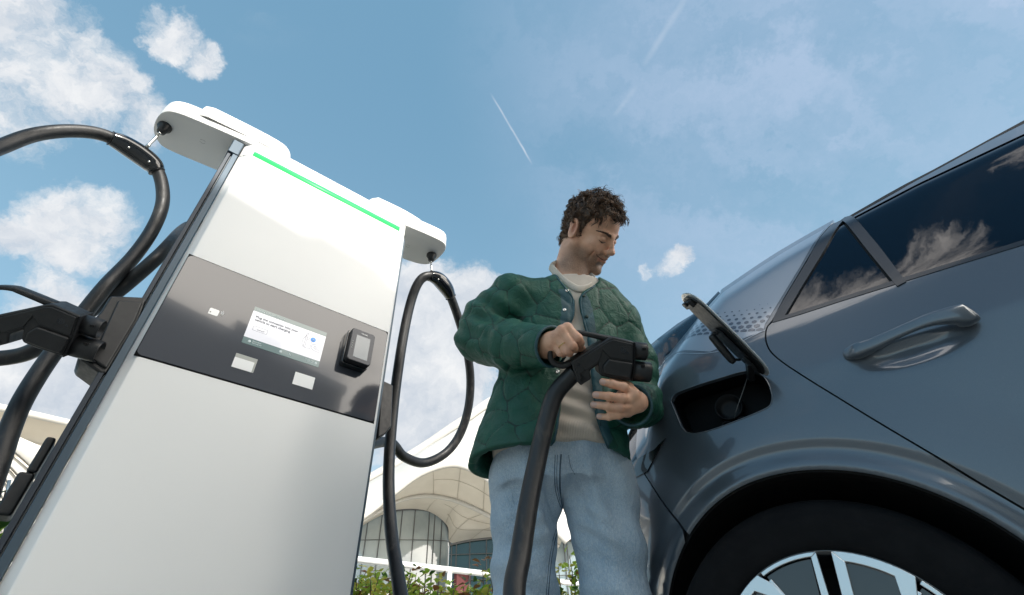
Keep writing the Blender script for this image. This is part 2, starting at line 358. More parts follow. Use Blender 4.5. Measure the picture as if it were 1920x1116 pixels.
# card icon and stickers
ci = fplate('card_icon', [(.124, 1.277), (.1475, 1.277), (.150, 1.280), (.150, 1.296), (.147, 1.299), (.127, 1.299), (.124, 1.296)], -.0036, -.0028, M['sticker']); XF[ci.name] = XF[ch.name]
linework('card_wave', [[(.1545 + r * math.cos(a) - .004, 1.293 + r * math.sin(a)) for a in np.linspace(-.7, .85, 7)] for r in (.007, .0115)], .0013, M['sticker'], ci, -.0034)
fplate('card_chip', rrect(.127, .1305, 1.283, 1.286, .0005, 1), -.0040, -.0030, M['gap'], ci)
def sticker(x0, x1, z0, z1, inner):
    s = fplate('notice_sticker', rrect(x0, x1, z0, z1, .001, 1), -.0037, -.0028, M['sticker_grey']); XF[s.name] = XF[ch.name]
    fplate('sticker_field', rrect(*inner, .0008, 1), -.0041, -.0030, M['sticker'], s)
sticker(.233, .2935, 1.135, 1.1815, (.233, .288, 1.135, 1.168))
sticker(.4065, .4690, 1.1385, 1.1815, (.4066, .4689, 1.1386, 1.181))
# payment terminal
rd = fix_normals(MB().prism(rrect(.531, .622, 1.250, 1.386, .010), (0, 0, 0), (1, 0, 0), (0, 0, 1), (0, 1, 0), -.030, -.003).build('card_reader', M['blackgloss'], ch, smooth=False, local=True)); bevel(rd, .003, 2, 30); XF[rd.name] = XF[ch.name]
o = fix_normals(MB().prism(rrect(.536, .621, 1.255, 1.382, .010), (0, 0, 0), (1, 0, 0), (0, 0, 1), (0, 1, 0), -.052, -.0305).build('reader_housing', M['black'], rd, smooth=False, local=True)); bevel(o, .0022, 2, 30)
fplate('reader_bezel', rrect(.5385, .6185, 1.2575, 1.3795, .009), -.0528, -.0515, M['reader_face'], rd)
fplate('reader_display', rrect(.555, .6055, 1.270, 1.358, .0012, 1), -.0535, -.0525, M['reader_screen'], rd)
text('VALINA', .5705, 1.3665, .0062, M['sticker'], rd, y=-.0538, bold=True)
mb = MB()
for k in range(4): mb.box(.5445, .5475, -.0535, -.0527, 1.300 + k * .0085, 1.3045 + k * .0085)
mb.build('reader_leds', M['sticker_grey'], rd, local=True)

# arms: flat slabs with rounded plan, raised lid on top
def arm_outline(sx):   # plan (x,y)
    if sx < 0: pts = [(.03, .0), (-.15, .020), (-.235, .035), (-.272, .062), (-.286, .110), (-.284, .165), (-.262, .205), (-.225, .222), (-.10, .213), (.03, .20)]
    else: pts = [(.67, .004), (.82, -.012), (.885, -.013), (.915, .006), (.928, .045), (.926, .110), (.915, .15), (.88, .178), (.80, .196), (.67, .20)]
    return spline(pts, 6)[:, :2].tolist()
for sx in (-1, 1):
    P = np.array(arm_outline(sx)); c = P.mean(0)
    layers = [(2.068, .985), (2.070, .998), (2.085, 1.), (2.122, 1.0), (2.140, .985), (2.147, .95), (2.149, .90)]
    V = []; n = len(P)
    for z, s in layers:
        for a in P: q = c + (a - c) * s; V.append((q[0], q[1], z + .0))
    F = [(i * n + k, i * n + (k + 1) % n, (i + 1) * n + (k + 1) % n, (i + 1) * n + k) for i in range(len(layers) - 1) for k in range(n)]
    F += [tuple(range(n))[::-1], tuple((len(layers) - 1) * n + k for k in range(n))]
    arm = fix_normals(part('cable_arm', V, F, M['white'], ch, smooth=True, local=True)); XF[arm.name] = XF[ch.name]
    e = arm.modifiers.new('es', 'EDGE_SPLIT'); e.split_angle = R(50)
    hx, hy = (-.254, .123) if sx < 0 else (.890, .092)
    mb = MB().lathe([(.0001, 2.0685), (.024, 2.0685), (.024, 2.060), (.017, 2.050), (.0135, 2.030), (.0001, 2.026)], (hx, hy, 0), (0, 0, 1), 20)
    mb.build('cable_guide', M['black'], arm, local=True)
    MB().lathe([(.0001, 2.0255), (.006, 2.0255), (.006, 2.016), (.0001, 2.016)], (hx, hy, 0), (0, 0, 1), 12).build('guide_eye', M['steel'], arm, local=True)
    # moulded mark beneath the arm
    mk = (-.13, .105) if sx < 0 else (.77, .11)
    mb = MB()
    for a0, a1 in ((.4, 2.6), (3.5, 5.8)): mb.tube([(mk[0] + .010 * math.cos(a), mk[1] + .008 * math.sin(a), 2.0685) for a in np.linspace(a0, a1, 7)], .0009, 4)
    mb.build('moulded_mark', M['trim2'], arm, local=True)
# lids on top of the head (raised covers)
for pts, z0, z1 in (([(-.15, .008), (-.175, .022), (-.165, .05), (-.10, .12), (.0, .19), (.14, .19), (.17, .12), (.165, .05), (.14, .012), (.1, .0), (.0, .0)], 2.149, 2.170),
                    ([(.545, .01), (.52, .05), (.54, .14), (.62, .19), (.76, .19), (.80, .12), (.80, .06), (.785, .02), (.76, .006), (.66, .002)], 2.149, 2.169)):
    P = spline(pts + pts[:1], 6)[:-1, :2]; c = P.mean(0); V = []; n = len(P); L = [(2.098, .97), (2.102, 1.), (z1 - .022, 1.), (z1 - .007, .985), (z1, .93)]
    for z, s in L:
        for a in P: q = c + (a - c) * s; V.append((q[0], q[1], z))
    F = [(i * n + k, i * n + (k + 1) % n, (i + 1) * n + (k + 1) % n, (i + 1) * n + k) for i in range(len(L) - 1) for k in range(n)] + [tuple((len(L) - 1) * n + k for k in range(n))]
    fix_normals(part('top_cover', V, F, M['white'], ch, local=True))
o = MB().box(.006, .694, .003, .39, H + .0005, 2.112).build('top_beam', M['white'], ch, local=True); bevel(o, .012, 3)
# ================================================================ car (right side towards us, rear to the left of the picture)
AZC = R(-56.); CT = np.array([math.sin(AZC), math.cos(AZC), 0]); CN = np.array([math.cos(AZC), -math.sin(AZC), 0]); D0 = 1.265; CW = 1.81
car = empty('parked_car', CT * (-1.25) + CN * (D0 + CW / 2), math.atan2(-CT[1], -CT[0]), 'blue grey electric hatchback with its charging flap open beside the man', 'car')
def sp(x, r): x = np.asarray(x, float) / r; return r * np.where(x > 30, x, np.log1p(np.exp(np.minimum(x, 30))))
def sst(x, a, b): t = np.clip((np.asarray(x, float) - a) / (b - a), 0, 1); return t * t * (3 - 2 * t)
def surf(s, z):
    """inward offset of the car's side at length s (towards the rear) and height z"""
    s = np.asarray(s, float); z = np.asarray(z, float)
    zc = .957 + .012 * (s + .1)
    rr = .004 + .07 * sst(s, -.02, .34) + .03 * sst(-s, 1.8, 2.8)
    w = .27 * (sp(z - zc, rr)) + .14 * sp(z - 1.115, .012) + .5 * sp(z - (ztop(s) - .02), .012)
    w = w + .06 * sst(z, .46, .22) + .10 * (np.minimum(z, .95) - .72) ** 2
    w = w + .95 * np.clip(s - .20, 0, 9) ** 2 + .30 * np.clip(-s - 2.35, 0, 9) ** 2 + .02 * np.clip(z - 1.1, 0, 9) * np.clip(s + .5, 0, 9)
    w = w - .010 * np.exp(-((z - .55) / .13) ** 2) * sst(-s, .45, .8) * sst(s, -2.4, -2.1)
    for sc in (.160, -2.61):
        r = np.hypot(s - sc, z - .345)
        fl = sst(z, .25, .45)
        w = w + fl * (-.012 * sst(r, .62, .455) + .0075 * sst(r, .463, .437) - .009 * sst(r, .437, .400) + .010 * sst(r, .398, .385))
    # hollow behind the door handle
    for sc in (-.215, -1.30):
        q = ((s - sc - .010) / .085) ** 2 + ((z - .930) / .028) ** 2
        w = w + .016 * np.exp(-q ** 1.5)
    return w
_zt = np.array([(-3.6, .62), (-3.45, .74), (-3.2, .83), (-2.9, .91), (-2.62, 1.00), (-2.45, 1.09), (-2.2, 1.25), (-1.95, 1.38), (-1.7, 1.475), (-1.4, 1.535), (-1.1, 1.558), (-.767, 1.549), (-.5, 1.530), (-.291, 1.497), (-.08, 1.445), (.128, 1.372), (.20, 1.30), (.26, 1.24), (.384, 1.115), (.47, .96), (.60, .9), (.86, .8)])
def ztop(s): return np.interp(s, _zt[:, 0], _zt[:, 1])
def P3(s, z, off=0., side=0):
    s = np.asarray(s, float); z = np.asarray(z, float); w = surf(s, z) + off
    if side: w = CW - w
    return s[..., None] * CT + (D0 + w)[..., None] * CN + z[..., None] * CZ
def N3(s, z, side=0):
    e = 1e-3; a = P3(s + e, z, 0, side) - P3(s - e, z, 0, side); b = P3(s, z + e, 0, side) - P3(s, z - e, 0, side)
    n = np.cross(a, b); n /= np.linalg.norm(n, axis=-1)[..., None]; sgn = np.sign((n * CN).sum(-1)) * (1 if side else -1); return n * sgn[..., None]
def S(u, v, off=0.):
    """photo pixel -> (s, z) on the car's side surface"""
    r = ray(u, v); w = 0.
    for _ in range(30):
        k = (D0 + w + off) / (r @ CN); Q = CAM + r * k; w = .5 * w + .5 * float(surf(Q @ CT, Q[2]))
    return float(Q @ CT), float(Q[2])
def SP(*pts): return [S(*p) for p in pts]
def dens(poly, step, closed=True):
    P = np.asarray(poly, float); out = []; n = len(P)
    for i in range(n if closed else n - 1):
        a, b = P[i], P[(i + 1) % n]; k = max(1, int(np.linalg.norm(b - a) / step))
        out += [a + (b - a) * j / k for j in range(k)]
    if not closed: out.append(P[-1])
    return np.array(out)
def inpoly(pts, poly):
    x, y = pts[:, 0], pts[:, 1]; r = np.zeros(len(pts), bool); P = np.asarray(poly); j = len(P) - 1
    for i in range(len(P)):
        xi, yi, xj, yj = P[i][0], P[i][1], P[j][0], P[j][1]
        c = ((yi > y) != (yj > y)) & (x < (xj - xi) * (y - yi) / (yj - yi + 1e-15) + xi); r ^= c; j = i
    return r
def panel(name, outline, m, parent=car, holes=(), step=.018, off=0., lip=.012, side=0, label=None, bstep=None, mirror=False):
    loops = [dens(outline, bstep or step * .7)] + [dens(h, bstep or step * .7) for h in holes]
    A = np.vstack(loops); lo, hi = A.min(0), A.max(0)
    gx, gy = np.meshgrid(np.arange(lo[0], hi[0], step), np.arange(lo[1], hi[1], step)); G = np.stack([gx.ravel(), gy.ravel()], 1)
    if step < .013:          # follow the wheel-arch swage with concentric rows
        rr0 = np.hypot(G[:, 0] - WC[0], G[:, 1] - WC[1]); G = G[(rr0 < .39) | (rr0 > .497)]
        rings = [(WC[0] + q * math.cos(a), WC[1] + q * math.sin(a)) for q in np.arange(.3955, .497, .0062) for a in np.arange(-.3, 3.6, .011 / q)]
        G = np.vstack([G, np.array(rings)])
    keep = inpoly(G, loops[0])
    for h in loops[1:]: keep &= ~inpoly(G, h)
    G = G[keep]
    if len(G):
        d = np.full(len(G), 9.)
        for k in range(0, len(A), 200): d = np.minimum(d, np.sqrt(((G[:, None] - A[None, k:k + 200]) ** 2).sum(-1)).min(1))
        G = G[d > step * .38]
    pts = np.vstack([A, G]); edges = []; k = 0
    for L in loops: n = len(L); edges += [(k + i, k + (i + 1) % n) for i in range(n)]; k += n
    r = delaunay_2d_cdt([Vector(p) for p in pts], edges, [], 0, 1e-6)
    V2 = np.array([v[:] for v in r[0]]); F = np.array([f for f in r[2] if len(f) == 3])
    C = V2[F].mean(1); keep = inpoly(C, loops[0])
    for h in loops[1:]: keep &= ~inpoly(C, h)
    F = F[keep]
    outs = []
    for sd_ in ((0, 1) if mirror else (side,)):
        V = P3(V2[:, 0], V2[:, 1], off, sd_); Nn = N3(V2[:, 0], V2[:, 1], sd_)
        fn = np.cross(V[F[:, 1]] - V[F[:, 0]], V[F[:, 2]] - V[F[:, 0]]); FF = F if (fn * Nn[F[:, 0]]).sum() > 0 else F[:, ::-1]
        Fl = [tuple(f) for f in FF]
        if lip:
            from collections import Counter
            ec = {}
            for f in FF:
                for a, b in ((f[0], f[1]), (f[1], f[2]), (f[2], f[0])): ec[(a, b)] = 1
            be = [(a, b) for a, b in ec if (b, a) not in ec]
            vs = sorted({v for e in be for v in e}); idx = {v: i for i, v in enumerate(vs)}; n0 = len(V)
            inn = -Nn[vs]
            # small rolled edge: bright rim then a return into the gap
            V = np.vstack([V, V[vs], V[vs] + inn * lip]); Nn = np.vstack([Nn, Nn[vs] * 0 + Nn[vs], Nn[vs]]); nv = len(vs)
            nn2 = np.zeros((nv, 3))
            for a, b in be: e = V[b] - V[a]; o_ = np.cross(e, Nn[a]); o_ /= np.linalg.norm(o_) + 1e-12; nn2[idx[a]] += o_; nn2[idx[b]] += o_
            nn2 /= np.linalg.norm(nn2, axis=1)[:, None] + 1e-12; Nn[n0:n0 + nv] = nn2; Nn[n0 + nv:] = nn2
            Fl += [(n0 + idx[b], n0 + idx[a], n0 + nv + idx[a], n0 + nv + idx[b]) for a, b in be]
        o = part(name, V, Fl, m, parent, normals=Nn)
        if label: o['label'] = label
        XF[o.name] = XF[car.name]; outs.append(o)
    return outs[0]
def inset(poly, d):
    """shrink a closed polygon by d"""
    P = np.asarray(poly, float); a = np.roll(P, 1, 0); b = np.roll(P, -1, 0)
    area = ((P[:, 0] * b[:, 1] - b[:, 0] * P[:, 1]).sum())
    t1 = P - a; t1 /= np.linalg.norm(t1, axis=1)[:, None] + 1e-12; t2 = b - P; t2 /= np.linalg.norm(t2, axis=1)[:, None] + 1e-12
    n1 = np.stack([-t1[:, 1], t1[:, 0]], 1); n2 = np.stack([-t2[:, 1], t2[:, 0]], 1); n = n1 + n2; l = np.linalg.norm(n, axis=1)[:, None]; n /= l + 1e-12
    c = np.maximum((n * n1).sum(1)[:, None], .5)
    return P + n / c * d * (1 if area > 0 else -1)
WC = (.160, .345); RA = .390
# --- key lines (s,z)
seam = spline(SP((1441, 607), (1436, 622), (1437, 643), (1450, 665), (1490, 695), (1570, 745), (1660, 800), (1800, 884), (1920, 955)), 6)
tail = [(-.262, .50), (-.345, .42), (-.375, .33), (-.38, .24)]
seam = np.vstack([seam, spline([tuple(seam[-1])] + tail, 4)[1:]])
roofpx = spline(SP((1350, 545), (1425, 493), (1500, 447), (1580, 402), (1660, 357), (1750, 308), (1840, 258), (1922, 212)), 5)
pillar_rear = SP((1350, 549), (1318, 585), (1285, 625), (1255, 662), (1224, 700), (1206, 742), (1195, 800), (1192, 835), (1195, 868))
arch_q = [(WC[0] + RA * math.cos(a), WC[1] + RA * math.sin(a)) for a in np.linspace(R(57), R(186.5), 44)]   # from bumper seam to door side (s grows with cos)
BQ = S(1281, 994)
aq0 = math.atan2(BQ[1] - WC[1], BQ[0] - WC[0])
arch_q = [(WC[0] + RA * math.cos(a), WC[1] + RA * math.sin(a)) for a in np.linspace(aq0, R(196), 48)]
frame_left = SP((1562, 417), (1548, 432), (1525, 468), (1500, 510), (1470, 560), (1449, 600))
# quarter panel: roof edge (rear to the window), down the window frame, the door seam, the arch, the bumper seam and the pillar's rear edge
rp = [tuple(p) for p in roofpx if p[0] > S(1566, 410)[0]]
port = spline(SP((1258, 752), (1264, 741), (1278, 733), (1340, 712), (1392, 697), (1418, 698), (1436, 712), (1446, 735), (1447, 752), (1438, 765), (1400, 782), (1350, 801), (1312, 812), (1292, 812), (1280, 803), (1268, 782)), 4)[:-3]
zlow = .24
q_out = [tuple(p) for p in rp] + [tuple(p) for p in frame_left] + [tuple(p) for p in seam[1:]] + arch_q[::-1][0:0]
# the seam meets the arch at its lower end: stop the panel where the seam comes near the arch radius
sm = [p for p in seam if not (np.hypot(p[0] - WC[0], p[1] - WC[1]) < RA + .004)]
q_out = rp + frame_left + [tuple(p) for p in sm[2:]] + [(-.352, .24)] + [(WC[0] + RA * math.cos(a), WC[1] + RA * math.sin(a)) for a in np.linspace(R(194.5), aq0, 60)] + SP((1238, 935))[0:1] + pillar_rear[::-1]
q_in = inset(q_out, .0018)
panel('quarter_panel', q_in, M['paint'], holes=[port], step=.0105)
# bumper corner, rear of the arch
bump_out = SP((1238, 935)) + [pillar_rear[-1]] + [(.62, .86), (.80, .84), (.80, .30), (.52, .24)] + [(WC[0] + RA * math.cos(a), WC[1] + RA * math.sin(a)) for a in np.linspace(R(-14), aq0, 26)][:-1] + [BQ]
panel('bumper', inset(bump_out, .0018), M['paint'], step=.02, mirror=True)
tl = [(.395, .915), (.44, .90), (.56, .905), (.70, .93), (.78, .90), (.78, .845), (.62, .862), (.480, .852)]
panel('tail_light', tl, M['blackgloss'], off=-.004, mirror=True, lip=.02)
ur = [pillar_rear[4], pillar_rear[5], (.395, 1.02), (.397, .92)]
# upper rear corner between the pillar and tailgate
panel('rear_corner', [(.390, 1.09), (.50, 1.03), (.66, .99), (.79, .96), (.79, .905), (.70, .935), (.56, .908), (.44, .903), (.405, .915), (.400, 1.0)], M['rear_glass'], off=.004, mirror=True)
# rear door
beltR = SP((1449, 603), (1500, 588), (1580, 562), (1690, 527), (1800, 493), (1920, 455))
belt = [tuple(p) for p in beltR] + [(-.8, 1.105), (-.985, 1.102)]
door = [belt[0]] + belt[1:] + [(-.985, 1.1), (-.99, .6), (-.985, .26), (-.395, .26)] + [tuple(p) for p in seam[2:][::-1]]
door_in = inset(door, .0022)
dr = panel('rear_door', door_in, M['paint'], step=.0115)
fdoor = [(-.995, 1.102), (-1.6, 1.09), (-2.15, 1.075), (-2.2, .9), (-2.2, .55), (-2.12, .26), (-.995, .26), (-1.0, .6)]
fd = panel('front_door', inset(fdoor, .002), M['paint'], step=.03)
def afr(a0, a1, n=30, sc=-2.61): return [(sc + RA * math.cos(a), WC[1] + RA * math.sin(a)) for a in np.linspace(R(a0), R(a1), n)]
fen = [(-2.21, 1.073), (-2.45, 1.085), (-2.62, .995), (-2.9, .905), (-3.2, .825), (-3.36, .77), (-3.40, .6), (-3.38, .28), (-3.03, .26)] + afr(193, -14) + [(-2.13, .26), (-2.21, .55), (-2.21, .9)]
panel('fender', inset(fen, .002), M['paint'], step=.03, mirror=True)
sill = [(-.36, .25), (-2.30, .25), (-2.28, .17), (-.37, .17)]
panel('sill', sill, M['black'], step=.04, mirror=True)
# the far side, plainer: one long door skin each and the quarter panel
panel('quarter_panel', q_in, M['paint'], step=.03, side=1)
panel('rear_door', door_in, M['paint'], step=.03, side=1)
panel('front_door', inset(fdoor, .002), M['paint'], step=.03, side=1)
# black seam backing just under the skin
back = [(.40, 1.12), (.12, 1.36), (-.3, 1.48), (-.8, 1.52), (-1.4, 1.51), (-1.9, 1.36), (-2.4, 1.07), (-3.3, .76), (-3.3, .3), (-3.08, .28)] + afr(190, -10) + [(-2.3, .28), (-.36, .28)] + [(WC[0] + (RA + .004) * math.cos(a), WC[1] + (RA + .004) * math.sin(a)) for a in np.linspace(R(190), R(-9), 30)] + [(.5, .3), (.76, .34), (.76, .8), (.48, .9)]
panel('inner_shell', back, M['gap'], off=.0115, lip=0, step=.04, holes=[[(WC[0] + 9, 9), (9, 9.1), (9.1, 9.1)]][0:0] or [port * 1.0], mirror=True)
# windows: black base from the frame to the front pillar, glass slightly proud of it, frame strips proud again
topbl = [(p[0], p[1]) for p in SP((1562, 417), (1582, 402 + 6), (1660, 363), (1750, 315), (1840, 266), (1922, 221))]
wb = frame_left + [tuple(p) for p in belt[1:]] + [(-1.6, 1.09), (-2.15, 1.075), (-2.42, 1.088), (-2.2, 1.225), (-1.95, 1.355), (-1.7, 1.45), (-1.4, 1.512), (-1.1, 1.537), (-.95, 1.537)] + [tuple(p) for p in topbl[::-1][:-1]]
panel('window_surround', inset(wb, .001), M['gap'], off=.006, step=.03, mirror=True)
M['framegloss'] = mat('window_trim', (.014, .022, .032), .3, 0., .15)
g1 = SP((1580, 419), (1628, 478), (1676, 537), (1570, 569), (1468, 599), (1490, 556), (1535, 484))
panel('quarter_window', g1, M['car_glass'], off=.0045, step=.02, mirror=True)
g2 = SP((1599, 404), (1680, 359), (1770, 309), (1850, 265), (1921, 229)) + [(-.90, 1.512), (-.955, 1.505), (-.97, 1.128), (-.8, 1.131)] + SP((1921, 463), (1800, 501), (1702, 532), (1650, 467))
panel('rear_window', g2, M['car_glass'], off=.0045, step=.02, mirror=True)
g3 = [(-1.04, 1.51), (-1.03, 1.128), (-1.6, 1.115), (-2.08, 1.10), (-2.30, 1.11), (-2.15, 1.22), (-1.9, 1.345), (-1.65, 1.435), (-1.4, 1.48), (-1.2, 1.505)]
panel('front_window', g3, M['car_glass'], off=.0045, step=.04, mirror=True)
# proud frame strips: rear-left strip, divider, belt strip
panel('window_frame', SP((1560, 420), (1581, 413), (1545, 470), (1505, 535), (1468, 598), (1448, 605), (1452, 592), (1475, 553), (1515, 487)), M['framegloss'], off=-.001, step=.012, lip=.008)
panel('window_divider', SP((1577, 413), (1584, 408), (1595, 405), (1648, 462), (1699, 529), (1682, 538), (1628, 472)), M['framegloss'], off=-.003, step=.012, lip=.006)
bs0 = SP((1449, 605), (1500, 590), (1580, 564), (1690, 530), (1800, 496), (1921, 459)); bs1 = SP((1456, 597), (1500, 583), (1580, 557), (1690, 522), (1800, 488), (1921, 450))
panel('belt_strip', bs0 + [(-.97, 1.112), (-.97, 1.127)] + bs1[::-1], M['framegloss'], off=-.0015, step=.01, lip=.008)
# pillar film with its field of fading dots
cp0 = SP((1226, 700), (1320, 664), (1436, 620)); cp_out = SP((1229, 699), (1331, 661), (1433, 621), (1436, 608), (1443, 597), (1470, 552), (1500, 503), (1538, 442), (1548, 428), (1500, 455), (1425, 501), (1360, 545), (1322, 588), (1258, 665))
pf = panel('pillar_film', inset(cp_out, .002), M['decal'], off=-.0009, step=.014, lip=0)
vv = []; dots = MB()
a0 = np.array(cp0[0]); a1 = np.array(cp0[2]); ud = (a1 - a0) / np.linalg.norm(a1 - a0); vd = np.array([-ud[1], ud[0]]); vd = vd if vd[1] > 0 else -vd
Ltot = np.linalg.norm(a1 - a0); film = inset(cp_out, .004); pitch = .0225
for j in range(8):
    for i in range(-3, int(Ltot / pitch) + 3):
        x = (i + .5 * (j % 2)) * pitch; y = .0028 + j * pitch * .80; r = .0103 - .00155 * j + .0004 * math.sin(i * 1.3)
        if y > .050 + .06 * (x / Ltot) ** 1.2 + .012 or r < .001: continue
        c = a0 + ud * x + vd * y
        if not inpoly(c[None], film)[0]: continue
        poly = [c + ud * r * 1.0 * math.cos(a) * 1.05 + vd * r * .92 * math.sin(a) for a in np.arange(6) * math.pi / 3 + math.pi / 6]
        poly = [p for p in poly]
        if j == 0: poly = [p if (p - a0) @ vd > .001 else p + vd * (.001 - (p - a0) @ vd) for p in poly]
        P = np.array(poly); V = P3(P[:, 0], P[:, 1], -.0016); dots.add(V, [tuple(range(6))])
M['dots'] = mat('dot_print', (.075, .10, .14), .3, .45, .8)
o = dots.build('dot_pattern', M['dots'], pf, smooth=False); tag(o, kind='stuff')
# flush white-ish cut line along the bottom of the film
L = spline(cp0, 12); mb = MB(); Q0 = P3(L[:, 0], L[:, 1] + .0012, -.0016); Q1 = P3(L[:, 0], L[:, 1] + .0032, -.0016); n = len(L)
mb.add(np.vstack([Q0, Q1]), [(i, i + 1, n + i + 1, n + i) for i in range(n - 1)]); mb.build('film_edge', mat('film_edge', (.42, .47, .53), .3, .4, 1.), pf)
# --- roof, spoiler, tailgate, bonnet, far side closing shells
ss = np.concatenate([np.linspace(.13, -.767, 22), np.linspace(-.85, -1.9, 12)]); K = 25; V = []
for s in ss:
    z = float(ztop(s)) + .0005; w0 = float(surf(s, z)) ; zr = z
    for k in range(K):
        f = k / (K - 1); w = w0 + (CW - 2 * w0) * f; V.append(CT * s + CN * (D0 + w) + CZ * (zr + .055 * (1 - (2 * f - 1) ** 2) ** .8 * sst(z, 1.0, 1.4)))
F = [(i * K + k, i * K + k + 1, (i + 1) * K + k + 1, (i + 1) * K + k) for i in range(len(ss) - 1) for k in range(K - 1)]
fix_normals(part('roof', V, F, M['paint'], car))
def loft(name, rows, m, n=24):
    V = []; F = []
    for r in rows: V += list(r)
    K = len(rows[0]); F = [(i * K + k, i * K + k + 1, (i + 1) * K + k + 1, (i + 1) * K + k) for i in range(len(rows) - 1) for k in range(K - 1)]
    return fix_normals(part(name, V, F, m, car))
def across(s, z, w0, bow, crown=0., n=25):
    out = []
    for k in range(n):
        f = k / (n - 1); g = 1 - abs(2 * f - 1) ** 2.6
        out.append(CT * (s + bow * g) + CN * (D0 + w0 + (CW - 2 * w0) * f) + CZ * (z + crown * g))
    return out
def er(i, off=.004): s, z = pillar_rear[i]; return s, z, float(surf(s, z)) + off
rows = []
for i in (0, 1, 2, 3, 4): s, z, w = er(i); rows.append(across(s - .004, z, w, .15 - .008 * i, .05 if i == 0 else .03))
rows.append(across(.62, .99, float(surf(.62, .99)) - .01, .16)); rows.append(across(.70, .93, float(surf(.70, .93)), .15))
loft('tailgate', rows, M['rear_glass'])
rows = [across(.70, .93, float(surf(.70, .93)) , .152), across(.79, .84, float(surf(.79, .84)), .08), across(.80, .55, float(surf(.80, .55)), .09), across(.79, .30, float(surf(.79, .30)), .07), across(.6, .2, .3, .0)]
loft('rear_bumper', rows, M['paint'])
# side fin of the spoiler (dark piece standing behind the pillar's rear edge)
fin = []
for (u, v), i in (((1346, 547), 0), ((1316, 578), 1), ((1270, 607), 2), ((1232, 636), 3), ((1190, 672), 4)):
    s, z, w = er(i, .002); A = CT * s + CN * (D0 + w) + CZ * z
    r = ray(u, v); k = (D0 + w + .05) / (r @ CN); B = CAM + r * k; Cc = B + CN * .18 + CT * .03 + CZ * .01; fin.append([A + CN * .001, A + (B - A) * .5 - CN * .008, B, Cc])
loft('spoiler_fin', fin, M['rear_glass'])
# windscreen and bonnet
rows = [across(s, float(ztop(s)) - .004, float(surf(s, ztop(s))) + .03, -.10, .03) for s in (-1.85, -2.0, -2.2, -2.4)]
loft('windscreen', rows, M['car_glass'])
rows = [across(s, float(ztop(s)), float(surf(s, ztop(s))), -.04, .05) for s in (-2.42, -2.6, -2.9, -3.15, -3.36)] + [across(-3.40, .60, float(surf(-3.38, .6)), -.10), across(-3.38, .30, float(surf(-3.36, .3)), -.09), across(-3.2, .2, .2, 0)]
loft('bonnet', rows, M['paint'])
o = MB().obox(CT * -1.3 + CN * (D0 + CW / 2) + CZ * .24, CT * 1.0, CN * .78, CZ * .05).build('floor_pan', M['gap'], car, smooth=False)
# --- charging port cavity
pb = dens(port, .012); Pf = P3(pb[:, 0], pb[:, 1], .004); cen = port.mean(0); pin = cen + (pb - cen) * .93; Pb = P3(pin[:, 0], pin[:, 1], .075); n = len(pb)
V = np.vstack([Pf, Pb, Pb.mean(0)[None]]); F = [(i, (i + 1) % n, n + (i + 1) % n, n + i) for i in range(n)] + [(n + i, n + (i + 1) % n, 2 * n) for i in range(n)]
cav = fix_normals(part('charging_port', V, F, mat('port_plastic', (.0015, .002, .003), .6, spec=.2), car, smooth=False)); XF[cav.name] = XF[car.name]
# thin rim around the opening
r0 = P3(pb[:, 0], pb[:, 1], -.0008); mb = MB(); ring0 = np.vstack([r0, r0[:1]]); mb.tube(ring0, .0013, 6, cap=False); mb.build('port_rim', M['paint'], cav)
pc = P3(np.array(cen[0] + .0), np.array(cen[1] - .01), .07)
mb = MB().lathe([(.0001, 0), (.016, 0), (.030, .001), (.033, -.022), (.036, -.022), (.036, .004)], pc + CZ * .012, CN, 24); mb.lathe([(.0001, 0), (.011, 0), (.013, -.018), (.016, -.018), (.016, .004)], pc - CZ * .038 + CT * .02, CN, 18); mb.lathe([(.0001, 0), (.011, 0), (.013, -.018), (.016, -.018), (.016, .004)], pc - CZ * .038 - CT * .02, CN, 18)
mb.build('charging_inlet', mat('inlet_plastic', (.002, .0025, .004), .5, spec=.3), cav)
wire = spline([P3(*map(np.array, S(1398, 700)), .02), P3(*map(np.array, S(1396, 725)), .0), P3(*map(np.array, S(1380, 762)), .01), P3(*map(np.array, S(1368, 775)), .04)], 8)
MB().tube(wire, .0011, 5).build('retaining_wire', mat('grey_wire', (.12, .12, .12), .5), cav)
# --- open flap, seen almost edge-on
hs = S(1436, 706); Q1 = P3(np.array(hs[0]), np.array(hs[1]), -.022)
r = ray(1281, 551); bq = (CAM - Q1) @ r; k0 = -bq; dd = np.linalg.norm(CAM + r * k0 - Q1); Lf = max(.215, dd + .001)
k = k0 - math.sqrt(max(Lf ** 2 - dd ** 2, 0)); Q2 = CAM + r * k
fx = (Q2 - Q1) / np.linalg.norm(Q2 - Q1); vm = (Q1 + Q2) / 2 - CAM; vm /= np.linalg.norm(vm)
fyv = vm - fx * (vm @ fx); fyv /= np.linalg.norm(fyv); fzv = np.cross(fx, fyv)
if fzv @ (CM.T[0] if False else CM[:, 0]) < 0: fzv = -fzv        # fz: outer face, to the picture's right
tilt = R(16); fy2 = fyv * math.cos(tilt) - fzv * math.sin(tilt); fz2 = fzv * math.cos(tilt) + fyv * math.sin(tilt) if False else np.cross(fx, fy2)
if fz2 @ fzv < 0: fz2 = -fz2
Lq = np.linalg.norm(Q2 - Q1)
fl = spline([(-.012, 0), (.0, -.03), (.03, -.055), (.10, -.066), (Lq - .05, -.064), (Lq - .012, -.045), (Lq, 0), (Lq - .008, .04), (Lq - .04, .06), (.10, .062), (.03, .055), (0, .03), (-.012, 0)], 5)[:-1, :2].tolist()
M['flap'] = mat('flap_outer_skin', (.56, .59, .61), .3, .2, .8)
